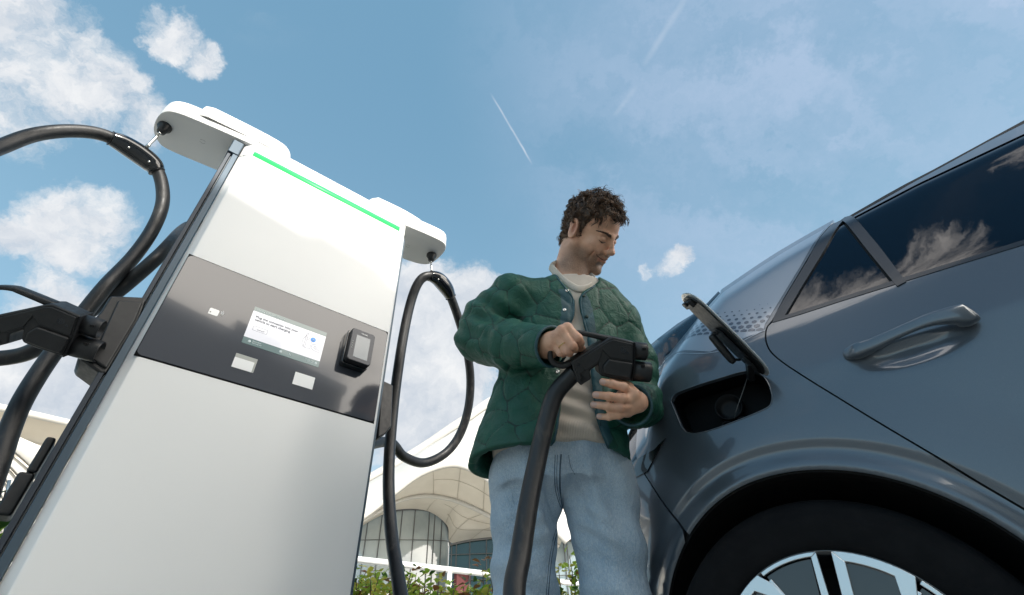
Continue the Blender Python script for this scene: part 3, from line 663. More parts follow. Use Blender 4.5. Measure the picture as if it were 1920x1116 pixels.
fp = fix_normals(MB().prism(fl, Q1, fx, fy2, fz2, .0, .0035).build('charging_flap', M['flap'], car, smooth=False)); XF[fp.name] = XF[car.name]; bevel(fp, .001, 1)
P_ = np.array(fl); c_ = P_.mean(0); fl2 = (c_ + (P_ - c_) * (.93, .84)).tolist()
fix_normals(MB().prism(fl2, Q1, fx, fy2, fz2, -.0045, -.0004).build('flap_liner', M['black'], fp, smooth=False))
o = fix_normals(MB().prism([(.06, -.03), (.145, -.03), (.16, -.012), (.16, .02), (.145, .035), (.06, .035)], Q1, fx, fy2, fz2, -.010, -.006).build('plug_carrier', M['black'], fp, smooth=False)); bevel(o, .003, 2)
# rubber plug on its strap, hanging under the liner
A = Q1 + fx * .075 - fz2 * .034; B = Q1 + fx * .150 - fz2 * .027
o = MB().tube([A - fx * .008, A, A + (B - A) * .5, B, B + fx * .006], [.006, .0095, .0105, .0095, .006], 14); o.tube(spline([B, B + fx * .004 - fz2 * -.01, Q1 + fx * .145 - fz2 * .012], 4), .004, 8); o.tube([A + fx * .004 + fz2 * -.002, Q1 + fx * .062 - fz2 * .018], .0035, 8); o.build('rubber_plug', M['black'], fp)
o = MB().obox(Q1 + fx * (Lq - .030) - fz2 * .010, fx * .010, fy2 * .03, fz2 * .006).obox(Q1 + fx * (Lq - .024) - fz2 * .017, fx * .006, fy2 * .012, fz2 * .004).build('flap_catch', M['black'], fp, smooth=False); bevel(o, .002, 1)
h0 = P3(*map(np.array, S(1404, 706)), .02); h1 = Q1 + fx * .040 - fz2 * .008
ha = (h1 - h0); hl = np.linalg.norm(ha); ha /= hl; hs_ = np.cross(ha, fyv)
o = MB().obox((h0 + h1) / 2, ha * hl / 2, hs_ * .011, fyv * .02).obox(h1 + hs_ * .0, ha * .012, fx * .022, fyv * .018).build('flap_hinge', M['black'], fp, smooth=False); bevel(o, .003, 2)
# --- door handle
hp = [((1583, 668), .001), ((1592, 664), .006), ((1612, 657), .017), ((1640, 645), .029), ((1690, 621), .042), ((1740, 601), .043), ((1785, 592), .034), ((1804, 592), .024), ((1817, 592), .010)]
C_ = []
for (u, v), o_ in hp: s, z = S(u, v, -o_); C_.append(list(P3(np.array(s), np.array(z), -o_)))
C_ = spline(C_, 6)
hh = spline([(.007,), (.014,), (.0165,), (.0140,), (.0120,), (.0135,), (.0190,), (.0235,), (.0215,)], 6)[:, 0]
dp = spline([(.004,), (.010,), (.016,), (.011,), (.007,), (.008,), (.013,), (.018,), (.014,)], 6)[:, 0]
T = np.gradient(C_, axis=0); T /= np.linalg.norm(T, axis=1)[:, None]; V = []; n = 20
for i in range(len(C_)):
    o_ = -CN - T[i] * (-CN @ T[i]); o_ /= np.linalg.norm(o_); up_ = np.cross(T[i], o_); up_ *= np.sign(up_[2])
    for k in range(n):
        a = 2 * math.pi * k / n; ca, sa = math.cos(a), math.sin(a); e = .55
        V.append(C_[i] + up_ * hh[i] * np.sign(sa) * abs(sa) ** e + o_ * dp[i] * np.sign(ca) * abs(ca) ** e)
F = [(i * n + k, i * n + (k + 1) % n, (i + 1) * n + (k + 1) % n, (i + 1) * n + k) for i in range(len(C_) - 1) for k in range(n)] + [tuple(range(n)), tuple((len(C_) - 1) * n + k for k in range(n))]
fix_normals(part('door_handle', V, F, M['paint'], dr))
# front door handle, copied shape moved forward
V2 = np.array(V) - CT * 1.08; fix_normals(part('door_handle', V2, F, M['paint'], fd))
s0 = np.linspace(S(1668, 668)[0], S(1762, 628)[0], 14); z0 = np.interp(s0, [S(1762, 628)[0], S(1668, 668)[0]], [S(1762, 628)[1], S(1668, 668)[1]])
# --- wheels and arch liners
def wheel(sc, side=0):
    o0 = CT * sc + CZ * WC[1] + CN * (D0 + (.0 if not side else CW)); ax = CN * (1 if not side else -1)
    tmp = MB().lathe([(.399, .075), (.399, .10), (.38, .30), (.05, .31), (.0001, .31)], o0, ax, 48); ln = tmp.build('arch_liner', M['gap'], car, smooth=False)
    aa = np.linspace(R(-14), R(197), 90); q0 = P3(sc + RA * .998 * np.cos(aa), WC[1] + RA * .998 * np.sin(aa), .006, side); q1 = P3(sc + .399 * np.cos(aa), WC[1] + .399 * np.sin(aa), .012, side); q2 = q1 + ax * .09; n_ = len(aa)
    part('arch_edge', np.vstack([q0, q1, q2]), [(r * n_ + i, r * n_ + i + 1, (r + 1) * n_ + i + 1, (r + 1) * n_ + i) for r in (0, 1) for i in range(n_ - 1)], M['gap'], car)
    w = part('wheel', np.zeros((0, 3)), [], M['tyre'], car)
    w.data.clear_geometry()
    bpy.data.objects.remove(w)
    prof = [(.238, .030), (.246, .021), (.262, .017), (.290, .014), (.305, .0135), (.307, .0150), (.318, .0165), (.332, .024), (.340, .036), (.343, .06), (.343, .2), (.335, .225), (.26, .235)]
    ty = MB().lathe(prof, o0, ax, 96).build('wheel', M['tyre'], car); XF[ty.name] = XF[car.name]
    MB().lathe([(.240, .029), (.234, .028), (.228, .050), (.215, .12), (.205, .21)], o0, ax, 72).build('rim', M['rimdark'], ty)
    MB().lathe([(.0001, .085), (.16, .09), (.222, .11)], o0, ax, 48).build('brake_disc', M['gap'], ty)
    e1 = CT; e2 = CZ
    def pol(poly, h0, h1, nm, m):
        q = []
        for r_, a_ in poly: q.append((r_ * math.cos(a_), r_ * math.sin(a_)))
        ob = fix_normals(MB().prism(q, o0, e1, e2, ax, h0, h1).build(nm, m, ty, smooth=False)); bevel(ob, .0018, 2, 35); return ob
    for k in range(5):
        b0 = R(72 * k) + ROT
        def arc(r_, a0_, a1_, n_=8): return [(r_, b0 - R(a)) for a in np.linspace(a0_, a1_, n_)]
        def xy(r_, a_): return (r_, b0 - R(a_))
        # dark glossy carrier blade (left of the gap) with a thin silver outline
        pol(arc(.2355, -3.5, -33.5) + [xy(.11, -38), xy(.06, -30), xy(.055, 0)], .030, .045, 'rim_blade', M['rimdark'])
        pol(arc(.2365, 4.0, 34) + arc(.2275, 34, 6.5)[0:] + [], .022, .034, 'rim_edge', M['rim'])
        pol([xy(.2365, 4.0), xy(.2270, 7.2), xy(.06, 22), xy(.05, 5)], .021, .034, 'rim_edge', M['rim'])
        pol(arc(.2260, 7.5, 33.0) + [xy(.13, 36), xy(.075, 30), xy(.08, 20)], .030, .044, 'rim_blade', M['rimdark'])
        pol([xy(.2165, 31.5), xy(.2145, 35.5), xy(.09, 60), xy(.05, 55), xy(.05, 30), xy(.13, 27.5)], .020, .034, 'spoke', M['rim'])
        pol(arc(.2365, -2.6, -36) + [xy(.205, -40), xy(.14, -42), xy(.06, -40), xy(.06, -33), xy(.145, -35), xy(.193, -33.5)] + arc(.2185, -29, -7.5), .018, .034, 'spoke', M['rim'])
        pol([xy(.2365, -2.6), xy(.2180, -8.5), xy(.05, -38), xy(.05, -12)], .0178, .034, 'spoke', M['rim'])
    MB().lathe([(.0001, .016), (.05, .016), (.062, .020), (.066, .034)], o0, ax, 36).build('hub_cap', M['rimdark'], ty)
ROT = R(99)
wheel(WC[0]); wheel(-2.61); wheel(WC[0], 1); wheel(-2.61, 1)
# ================================================================ surroundings
# unseen building-shaped block added behind the camera; it keeps the car and the man in shade (its parapet line falls across the charger)
F1 = cl(.017, 0, 1.811); F2 = cl(.722, 0, 1.698); TL = 10.6
eS = (F2 - F1) + sd * (.113 / sd[2]); eS /= np.linalg.norm(eS); PB = F1 + sd * TL
nb = np.array([eS[1], -eS[0], 0]); nb = nb if nb @ sd > 0 else -nb
HB_ = PB[2]
M['render_wall'] = mat('pale_render', (.55, .52, .47), .8, fn=vary((.50, .47, .43), (.58, .55, .50), 1.2, bscale=60, bstr=.2))
M['win'] = mat('window_glass', (.03, .04, .045), .05, coat=1.)
tw = empty('shade_block', (PB[0], PB[1], 0), 0, 'unseen pale building-shaped block added behind the camera to cast the shade', 'building')
def bb(mb, a0, a1, b0, b1, z0, z1): return mb.obox(PB * (1, 1, 0) + eS * (a0 + a1) / 2 + nb * (b0 + b1) / 2 + CZ * (z0 + z1) / 2, eS * (a1 - a0) / 2, nb * (b1 - b0) / 2, CZ * (z1 - z0) / 2)
E0, E1 = -4.0, 6.2
bb(MB(), E0, E1, .0, 6, 0, HB_ - .25).build('wall', M['render_wall'], tw, smooth=False)
bb(MB(), E0 - .1, E1 + .1, -.0, 6.1, HB_ - .247, HB_).build('parapet', M['white'], tw, smooth=False)
for a0, a1, hh_ in ((-3.2, -2.3, .10), (.30, .62, .045), (.75, 1.5, .02), (.95, 1.2, .06), (-.25, -.05, .03), (3.0, 4.2, .3)):
    bb(MB(), a0, a1, .002, .8, HB_ + .001, HB_ + hh_).build('shadow_bump', M['steel'], tw, smooth=False)  # boxes added on the parapet to make bumps in the shadow edge
for k in range(4):
    for zz in (1.0, 4.1):
        f = bb(MB(), E0 + .6 + k * 2.4, E0 + 2.2 + k * 2.4, -.03, .0, zz, zz + 1.7).build('window', M['win'], tw, smooth=False)
# ---- pavilion with white shell roofs, 20-28 m away
M['shell'] = mat('white_shell_plaster', (.64, .63, .60), .7, fn=vary((.48, .475, .45), (.54, .53, .505), .5, bscale=8, bstr=.05))
M['soffit'] = mat('cream_soffit', (.60, .56, .49), .75, fn=vary((.60, .565, .50), (.66, .625, .56), .7))
M['joint'] = mat('soffit_joint', (.46, .43, .38), .8)
def gfn(t, b):
    o = oc(t); t.put(b.inputs['Base Color'], t.mix(t.smooth(t.noise(o, .5, 4), .35, .65), (.26, .32, .34), (.42, .48, .50)))  # pale base colour stands in for bright sky reflected in the glass
M['facade_glass'] = mat('facade_glass', (.2, .24, .25), .05, coat=1., spec=1., fn=gfn)
M['green_glass'] = mat('green_facade_glass', (.012, .04, .042), .06, coat=.6, spec=.5)
M['mullion'] = mat('mullion', (.10, .105, .11), .5)
pav = empty('shell_roof_pavilion', at(850, 1330, 25) * (1, 1, 0), 0, 'white pavilion with swooping shell roofs and curved glass walls in the background', 'building')
def curve(pts, n=10): return np.array([at(*p) for p in spline(pts, n)])
def sheet(name, rows, m, parent=pav, th=None):
    rows = [np.asarray(r) for r in rows]; K = len(rows[0]); V = np.vstack(rows)
    F = [(i * K + k, i * K + k + 1, (i + 1) * K + k + 1, (i + 1) * K + k) for i in range(len(rows) - 1) for k in range(K - 1)]
    o = part(name, V, F, m, parent)
    if th: q = o.modifiers.new('t', 'SOLIDIFY'); q.thickness = th; q.offset = 0
    return o
def lerp(a, b, t): return a + (b - a) * t
def px(pts, sl): return [(u, v, sl) for u, v in pts]
ridge = curve([(610, 945, 25), (690, 893, 25), (745, 862, 25), (800, 828, 25), (868, 782, 25), (950, 738, 25.5), (1040, 800, 26), (1120, 905, 26), (1170, 1000, 26)])
ridg2 = curve([(610, 958, 24.8), (690, 905, 24.8), (745, 875, 24.8), (800, 842, 24.8), (868, 798, 24.8), (950, 756, 25.3), (1040, 815, 25.8), (1115, 915, 25.8), (1160, 1005, 25.8)])
arc1 = curve([(640, 985, 21), (690, 958, 21), (740, 917, 21), (790, 880, 21), (845, 866, 21), (895, 878, 21), (950, 915, 21.5), (1010, 955, 22), (1068, 1012, 22)])
arc1b = curve([(640, 996, 20.9), (690, 968, 20.9), (740, 929, 20.9), (790, 893, 20.9), (845, 876, 20.9), (890, 888, 20.9), (940, 925, 21.4), (1004, 966, 21.9), (1060, 1020, 21.9)])
arc2 = curve([(650, 992, 23), (700, 962, 23), (750, 936, 23), (795, 927, 23), (840, 932, 23), (885, 948, 23), (940, 975, 23.3), (1000, 1000, 23.6), (1050, 1022, 23.6)])
arc2b = curve([(650, 999, 22.9), (700, 968, 22.9), (750, 941, 22.9), (795, 933, 22.9), (840, 938, 22.9), (883, 954, 22.9), (938, 981, 23.2), (998, 1006, 23.5), (1048, 1027, 23.5)])
base = curve([(655, 1002, 26), (700, 974, 26), (745, 956, 26), (800, 958, 26), (838, 985, 26), (846, 1018, 26), (900, 1010, 26), (990, 1002, 26), (1045, 1020, 26)])
sheet('roof_edge', [ridge, ridg2], M['shell'], th=.25)
o = sheet('roof_shell', [ridg2, lerp(ridg2, arc1, .25) + CZ * .25, lerp(ridg2, arc1, .5) + CZ * .35, lerp(ridg2, arc1, .75) + CZ * .25, arc1], M['shell'])
sheet('roof_edge', [arc1, arc1b], M['shell'], th=.15)
sheet('soffit', [arc1b, lerp(arc1b, arc2, .33) + CZ * .12, lerp(arc1b, arc2, .66) + CZ * .12, arc2], M['soffit'])
sheet('roof_edge', [arc2, arc2b], M['shell'], th=.1)
S2 = [arc2b, lerp(arc2b, base, .33) + CZ * .15, lerp(arc2b, base, .66) + CZ * .15, base]
sheet('soffit', S2, M['soffit'])
mb = MB()
for k in range(34, 76, 10): mb.tube([r[k] - CM[2] * 0 + (CAM - r[k]) * .002 for r in (arc1b, lerp(arc1b, arc2, .33) + CZ * .12, lerp(arc1b, arc2, .66) + CZ * .12, arc2)], .011, 4)
for k in range(30, 76, 9): mb.tube([S2[i][min(k + 2 * (3 - i), 79)] + (CAM - S2[i][k]) * .002 for i in range(4)], .011, 4)
r = lerp(arc2b, base, .33) + CZ * .15; mb.tube([q + (CAM - q) * .002 for q in r[38:76]], .011, 4)
r = lerp(arc2b, base, .66) + CZ * .15; mb.tube([q + (CAM - q) * .002 for q in r[40:76]], .011, 4)
r = lerp(arc1b, arc2, .5) + CZ * .13; mb.tube([q + (CAM - q) * .002 for q in r[34:76]], .011, 4)
o = mb.build('panel_joints', M['joint'], pav); tag(o, kind='stuff')
# glass wall under the arch: vertical plane through the base curve
def wallpoly(name, top, m, mull_u, mull_v, sl=26.2, ulim=None):
    top = spline([(u, v, sl) for u, v in top], 6); T = np.array([at(*p) for p in top]); B = T.copy(); B[:, 2] = .0
    K = len(T); part(name, np.vstack([T, B]), [(i, i + 1, K + i + 1, K + i) for i in range(K - 1)], m, pav, smooth=False)
    mb = MB()
    for u in mull_u:
        k = np.interp(u, top[:, 0], np.arange(K)); i = int(min(k, K - 2)); q = T[i] + (T[i + 1] - T[i]) * (k - i); q = q + (CAM - q) * .003; mb.tube([q, q * (1, 1, 0)], .022, 4)
    for z in mull_v:
        L = [(a + (CAM - a) * .0035) * (1, 1, 0) + CZ * z for a in T if a[2] > z + .05]
        if len(L) > 1: mb.tube(L, .016, 4)
    o = mb.build('mullions', M['mullion'], pav, smooth=False); tag(o, kind='stuff')
    mb = MB().tube(T + (CAM - T) * .003, .05, 6); mb.build('arch_frame', M['mullion'], pav)
    return T
T_ = wallpoly('glass_wall', [(650, 1004), (676, 985), (710, 966), (745, 957), (780, 955), (812, 960), (834, 978), (843, 1002), (845, 1030)], M['facade_glass'], [668, 690, 717, 743, 755, 779, 806, 816, 829], [3.0, 4.9, 6.8], 26.2)
wallpoly('glass_wall', [(843, 1022), (880, 1014), (935, 1008), (1000, 1004)], M['green_glass'], [847, 856, 881, 912, 960], [2.2, 3.9, 4.9, 5.9], 24.6)
wallpoly('glass_wall', [(1000, 1008), (1040, 1010), (1075, 1014), (1130, 1020)], M['facade_glass'], [1016, 1056, 1062, 1093, 1120], [3.2, 4.8, 6.2], 24.0)
# red interior seating glimpsed low in the green glass
MB().obox(at(872, 1092, 24.2), CX * .5, CY * .1, CZ * .45).build('red_banner', mat('red_fabric', (.09, .018, .02), .7), pav, smooth=False)
# left wing: slanting beam, folded white fins and louvres
wing = empty('folded_fin_wing', at(40, 1330, 16) * (1, 1, 0), 0, 'white building wing of folded fins at the far left, beside the charger', 'building')
sheet('roof_beam', [curve(px([(-120, 733), (0, 757), (150, 791), (300, 822)], 17)), curve(px([(-120, 749), (0, 772), (150, 804), (300, 836)], 17))], M['shell'], wing, th=.3)
sheet('gable', [curve(px([(-120, 749), (0, 772), (150, 804), (300, 836)], 17.05)), curve(px([(-120, 820), (0, 835), (150, 880), (300, 960)], 18))], M['soffit'], wing)
for k, (a, b_, c_, d_) in enumerate((((20, 812), (110, 852), (24, 842), (80, 893)), ((18, 850), (76, 896), (14, 868), (62, 920)), ((12, 874), (58, 925), (6, 890), (44, 948)), ((4, 896), (40, 955), (-4, 915), (26, 972)), ((-10, 905), (10, 962), (-40, 930), (-6, 985)))):
    r0 = curve(px([(a[0] - 40, a[1] - 18), a, b_, (b_[0] + 60, b_[1] + 32)], 15.8), 4); r1 = curve(px([(c_[0] - 40, c_[1] - 30), c_, d_, (d_[0] + 55, d_[1] + 52)], 15.6), 4)
    r2 = r1 * (1, 1, 0) + (r1[:, 2:] - .05) * CZ + (r1 - CAM) * .05
    sheet('fin', [r0, r1, r2], M['shell'], wing)
sheet('backing_wall', [curve(px([(-120, 800), (0, 820), (150, 850), (300, 900)], 17.6)), curve(px([(-120, 1330), (0, 1340), (150, 1345), (300, 1345)], 17.6))], M['soffit'], wing)
for k in range(6):
    a = at(-30 + k * 13, 1000, 14.5); b_ = at(-8 + k * 13, 900, 14.5)
    MB().tube([a, b_], .04, 4).build('louvre', M['trim'], wing)
# ---- white railing
rl = empty('white_railing', at(820, 1340, 5.2) * (1, 1, 0), 0, 'white tubular railing running behind the hedge in front of the pavilion', 'railing')
RA_, RB_ = at(675, 1050, 5.0), at(930, 1079, 5.0); RB_[2] = RA_[2] = 1.17
ra = at(675, 1050, 5.0); k1 = (1.17 - .34) / ray(675, 1050)[2]; RA_ = CAM + ray(675, 1050) * k1; k2 = (1.17 - .34) / ray(930, 1078)[2]; RB_ = CAM + ray(930, 1078) * k2
rdv = (RB_ - RA_) / np.linalg.norm(RB_ - RA_)
L0, L1 = RA_ - rdv * 6, RB_ + rdv * 3.2
for dz, r_ in ((0, .020), (-.185, .017), (-.40, .017), (-.62, .017)): MB().tube([L0 - CZ * -dz, L1 - CZ * -dz], r_, 10).build('rail', M['white'], rl)
kp = CAM + ray(845, 1062) * ((1.17 - .34) / ray(845, 1068)[2]); s_ = (kp - L0) @ rdv
for j in range(-4, 3):
    q = L0 + rdv * (s_ + j * 1.9)
    if 0 <= (q - L0) @ rdv <= np.linalg.norm(L1 - L0): MB().tube([q, q * (1, 1, 0)], .018, 8).build('post', M['white'], rl)
# ---- hedge shrubs
def leafm(n, a, b):
    def fn(t, bs):
        vary(a, b, 9)(t, bs); src = bs.inputs['Base Color'].links[0].from_socket
        tr = t.new('ShaderNodeBsdfTranslucent', {'Color': src}); mx = t.new('ShaderNodeMixShader', {0: .38}); t.l.new(bs.outputs[0], mx.inputs[1]); t.l.new(tr.outputs[0], mx.inputs[2])
        t.l.new(mx.outputs[0], [q for q in t.n if q.type == 'OUTPUT_MATERIAL'][0].inputs[0])
    return mat(n, a, .45, fn=fn)
LM = [leafm('leaf_green', (.28, .44, .045), (.42, .55, .09)), leafm('leaf_yellow', (.55, .52, .09), (.66, .58, .13)), leafm('leaf_dark', (.04, .10, .02), (.07, .15, .03)), leafm('leaf_rust', (.28, .12, .05), (.20, .10, .04))]
M['bark'] = mat('bark', (.10, .07, .05), .9)
def shrub(c, w, d, h, n, label, probs, seed, size=.034, tall=()):
    rg = np.random.default_rng(seed); root = empty('hedge_shrub', (c[0], c[1], 0), 0, label, 'shrub', 'shrubs of the low hedge')
    V = []; F = []; fm = []
    def leaf(p, up, out, s, mi):
        side = np.cross(out, up); side /= np.linalg.norm(side) + 1e-9; up2 = np.cross(side, out); k = len(V)
        pts = [(0, 0, 0), (.30, .36, .07), (.36, .70, .05), (0, 1.0, -.10), (-.36, .70, .05), (-.30, .36, .07), (0, .38, -.02), (0, .72, -.03)]
        for a, b, c2 in pts: V.append(p + side * a * s + out * b * s + up2 * c2 * s)
        F.extend([(k, k + 1, k + 6), (k + 1, k + 2, k + 7, k + 6), (k + 2, k + 3, k + 7), (k, k + 6, k + 5), (k + 6, k + 7, k + 4, k + 5), (k + 7, k + 3, k + 4)]); fm.extend([mi] * 6)
    st = MB(); nst = max(6, n // 22)
    for i in range(nst):
        b = np.array([c[0] + rg.normal() * w * .12, c[1] + rg.normal() * d * .12, 0.]); tp = np.array([c[0] + rg.uniform(-.5, .5) * w, c[1] + rg.uniform(-.5, .5) * d, h * rg.uniform(.8, 1.02)])
        if i < len(tall): tp = np.array(tall[i]); b = np.array([tp[0] + rg.normal() * .03, tp[1] + .02, 0])
        mid = (b + tp) / 2 + rg.normal(size=3) * .05; L = spline([b, mid, tp], 8); st.tube(L, np.linspace(.006, .0018, len(L)), 5)
        for j in range(n // nst):
            t = max(.2, 1 - abs(rg.normal()) * .22) if j > 2 else 1.; p = L[int(t * (len(L) - 1))]; ph = rg.uniform(0, 6.28); o_ = np.array([math.cos(ph), math.sin(ph), rg.uniform(.0, .9)]); o_ /= np.linalg.norm(o_)
            leaf(p + o_ * .012 + rg.normal(size=3) * .012, np.array([0, 0, 1.]) + rg.normal(size=3) * .35, o_, size * rg.uniform(.6, 1.25), rg.choice(4, p=probs))
    o = part('foliage', V, F, LM, root, smooth=True, fmat=fm); st.build('stems', M['bark'], root)
def gp_(u, v, z):
    r_ = ray(u, v); k = (z - .34) / r_[2]; return CAM + r_ * k
P1_ = [.52, .26, .12, .10]; P2_ = [.45, .42, .05, .08]
for i, (u, v, D, wd_, n, lab, pr) in enumerate((
    (690, 1082, 2.5, .50, 900, 'yellow green hedge shrub beside the right foot of the charger', P2_), (735, 1088, 2.75, .45, 700, 'green shrub directly behind the hanging charging cable', P1_), (800, 1100, 2.7, .5, 800, 'low shrub between the hanging cable and the rail post', P1_),
    (880, 1096, 2.6, .42, 700, 'rusty tipped shrub close to the left of the jeans', [.40, .28, .06, .26]), (1070, 1085, 2.7, .42, 700, 'shrub with young shoots seen between the legs of the jeans', [.5, .35, .1, .05]))):
    r_ = ray(u, v); k = D / math.hypot(r_[0], r_[1]); q = CAM + r_ * k
    tl_ = []
    for j in range(5): uu = u + (j - 2) * 22 + rng.uniform(-8, 8); vv = v - rng.uniform(-12, 14); r2_ = ray(uu, vv); tl_.append(CAM + r2_ * (D / math.hypot(r2_[0], r2_[1])))
    if i == 4: tl_ += [CAM + ray(a, b) * (D / math.hypot(*ray(a, b)[:2])) for a, b in ((1068, 1042), (1047, 1062), (1080, 1070))]
    if i == 3: tl_ += [CAM + ray(a, b) * (D / math.hypot(*ray(a, b)[:2])) for a, b in ((918, 1050), (905, 1066))]
    shrub(q, wd_, .35, q[2] - .03, int(n * 2.4), lab, pr, 20 + i, .038, tl_)
r_ = ray(-5, 940); q = CAM + r_ * 2.3
shrub(q, .25, .25, q[2], 260, 'dark leafy branch at the far left picture edge beside the charger', [.3, .02, .66, .02], 40, .055, [at(2, 918, 2.3), at(6, 985, 2.28), at(-8, 1010, 2.3)])
# ================================================================ cables and connectors
def cp(u, v, d): return CAM + CM @ np.array([(u - PX) / FPX * d, -(v - PY) / FPX * d, -d])
E1c, E2c, E3c = CM[:, 0], CM[:, 1], CM[:, 2]
HR = .0215
HK = .92
def hitx(u, v, x):
    r_ = ray(u, v); k = ((OCH + CX * x - CAM) @ CX) / (r_ @ CX); return CAM + r_ * k
def connector(parent, cu, cv, d, rot, k, yaw=0.):
    """combined plug; 2-D drawing units relative to the joint line's centre, +x towards the pins"""
    O = cp(cu, cv, d); ca, sa = math.cos(rot), math.sin(rot); a1 = E1c * ca + E2c * sa; a2 = -E1c * sa + E2c * ca; a3 = E3c.copy()
    if yaw: a1, a3 = a1 * math.cos(yaw) + a3 * math.sin(yaw), a3 * math.cos(yaw) - a1 * math.sin(yaw)
    u = k * 1.32 / (925 * 5.07)
    def q(pts): return [((x - 922) * u, -(y - 435) * u) for x, y in pts]
    def pl(pts, h0, h1, nm, m, par, bv=.004, seg=3): o = fix_normals(MB().prism(q(pts), O, a1, a2, a3, h0 * k, h1 * k).build(nm, m, par, smooth=False)); XF[o.name] = XF[parent.name]; bevel(o, bv, seg, 30); return o
    body = pl([(352, 426), (440, 370), (705, 212), (738, 204), (936, 252), (934, 430), (905, 616), (720, 590), (622, 566), (606, 540), (600, 462), (520, 520), (535, 596), (445, 652), (415, 632)], -.034, .030, 'connector', M['black'], parent, .011, 4)
    # raised side faces and ridges
    pl([(395, 430), (690, 245), (740, 228), (920, 270), (915, 432), (700, 395), (640, 330), (600, 440), (480, 520)], .029, .0335, 'side_plate', M['black'], body, .002, 2)
    pl([(690, 408), (918, 446), (892, 592), (730, 566), (640, 545), (640, 470)], .029, .039, 'lower_shell', M['black'], body, .006, 3)
    pl([(780, 290), (905, 292), (903, 375), (778, 360)], .0335, .0342, 'badge_plate', M['black'], body, .0004, 1)
    mb = MB()
    def P_(x, y, h): a, b = q([(x, y)])[0]; return O + a1 * a + a2 * b + a3 * h * k
    for L in ([(810, 310), (828, 304), (846, 310), (852, 330), (840, 345), (818, 345), (806, 330), (810, 310)], [(822, 318), (834, 318), (834, 334), (822, 334), (822, 318)], [(868, 345), (880, 345), (880, 358), (868, 358), (868, 345)]):
        mb.tube([P_(x, y, .0344) for x, y in L], .0006, 4)
    mb.build('embossed_mark', M['trim2'], body)
    pl([(385, 480), (440, 462), (475, 520), (430, 548), (440, 590), (418, 600)], .029, .034, 'clamp_cover', M['black'], body, .002, 2)
    # cable clamp end and gland
    g0 = P_(395, 545, -.002); gd = a1 * -.86 + a2 * -.50; gd /= np.linalg.norm(gd)
    pl([(345, 432), (372, 418), (470, 560), (528, 590), (440, 660), (402, 618)], -.030, .030, 'end_collar', M['black'], body, .006, 3)
    # pins
    def barrel(x0, x1, yc, r0, nm, mm=M['black']):
        A = P_(x0, yc, -.002); B = P_(x1, yc + (x1 - x0) * .10, -.002); ax = (B - A); L_ = np.linalg.norm(ax); ax /= L_; r0 = r0 * k
        return MB().lathe([(r0 * .9, 0), (r0, .001), (r0, L_ - .002), (r0 * .97, L_), (r0 * .86, L_), (r0 * .84, L_ - .03), (.0001, L_ - .03)], A, ax, 36).build(nm, mm, body)
    b1 = barrel(934, 1072, 341, .0238, 'upper_barrel')
    b2 = barrel(915, 1108, 532, .0272, 'lower_barrel')
    for (x, y, hgt, bl) in ((1030, 318, .022, b1), (1020, 478, .021, b2)):
        A = P_(x, y, hgt); fix_normals(MB().obox(A, a1 * .0042, a2 * .0028, a3 * .004).build('locking_slot', M['gap'], body, smooth=False))
    # joint collar line
    pl([(932, 250), (944, 254), (941, 430), (914, 620), (902, 617), (930, 432)], -.036, .033, 'joint_collar', M['black'], body, .002, 2)
    # carrying handle: a flat loop
    hp_ = spline([(720, 232), (600, 205), (470, 178), (420, 172), (330, 190), (235, 240), (175, 310), (158, 365), (168, 430), (215, 472), (275, 486), (330, 468), (385, 440)], 8)[:, :2]
    t_ = np.gradient(hp_, axis=0); t_ /= np.linalg.norm(t_, axis=1)[:, None]; nn_ = np.stack([-t_[:, 1], t_[:, 0]], 1); V = []; ns = 12; wd2 = np.interp(np.arange(len(hp_)), [0, len(hp_) * .3, len(hp_) * .6, len(hp_)], [30, 20, 26, 30])
    for i, (x, y) in enumerate(hp_):
        for j in range(ns):
            a = 2 * math.pi * j / ns; cc, s2 = math.cos(a), math.sin(a); e = .55
            X_ = x + nn_[i][0] * wd2[i] * np.sign(cc) * abs(cc) ** e; Y_ = y + nn_[i][1] * wd2[i] * np.sign(cc) * abs(cc) ** e
            V.append(P_(X_, Y_, .017 * np.sign(s2) * abs(s2) ** e - .002))
    F = [(i * ns + j, i * ns + (j + 1) % ns, (i + 1) * ns + (j + 1) % ns, (i + 1) * ns + j) for i in range(len(hp_) - 1) for j in range(ns)] + [tuple(range(ns)), tuple((len(hp_) - 1) * ns + j for j in range(ns))]
    fix_normals(part('handle', V, F, M['black'], body))
    return P_, body
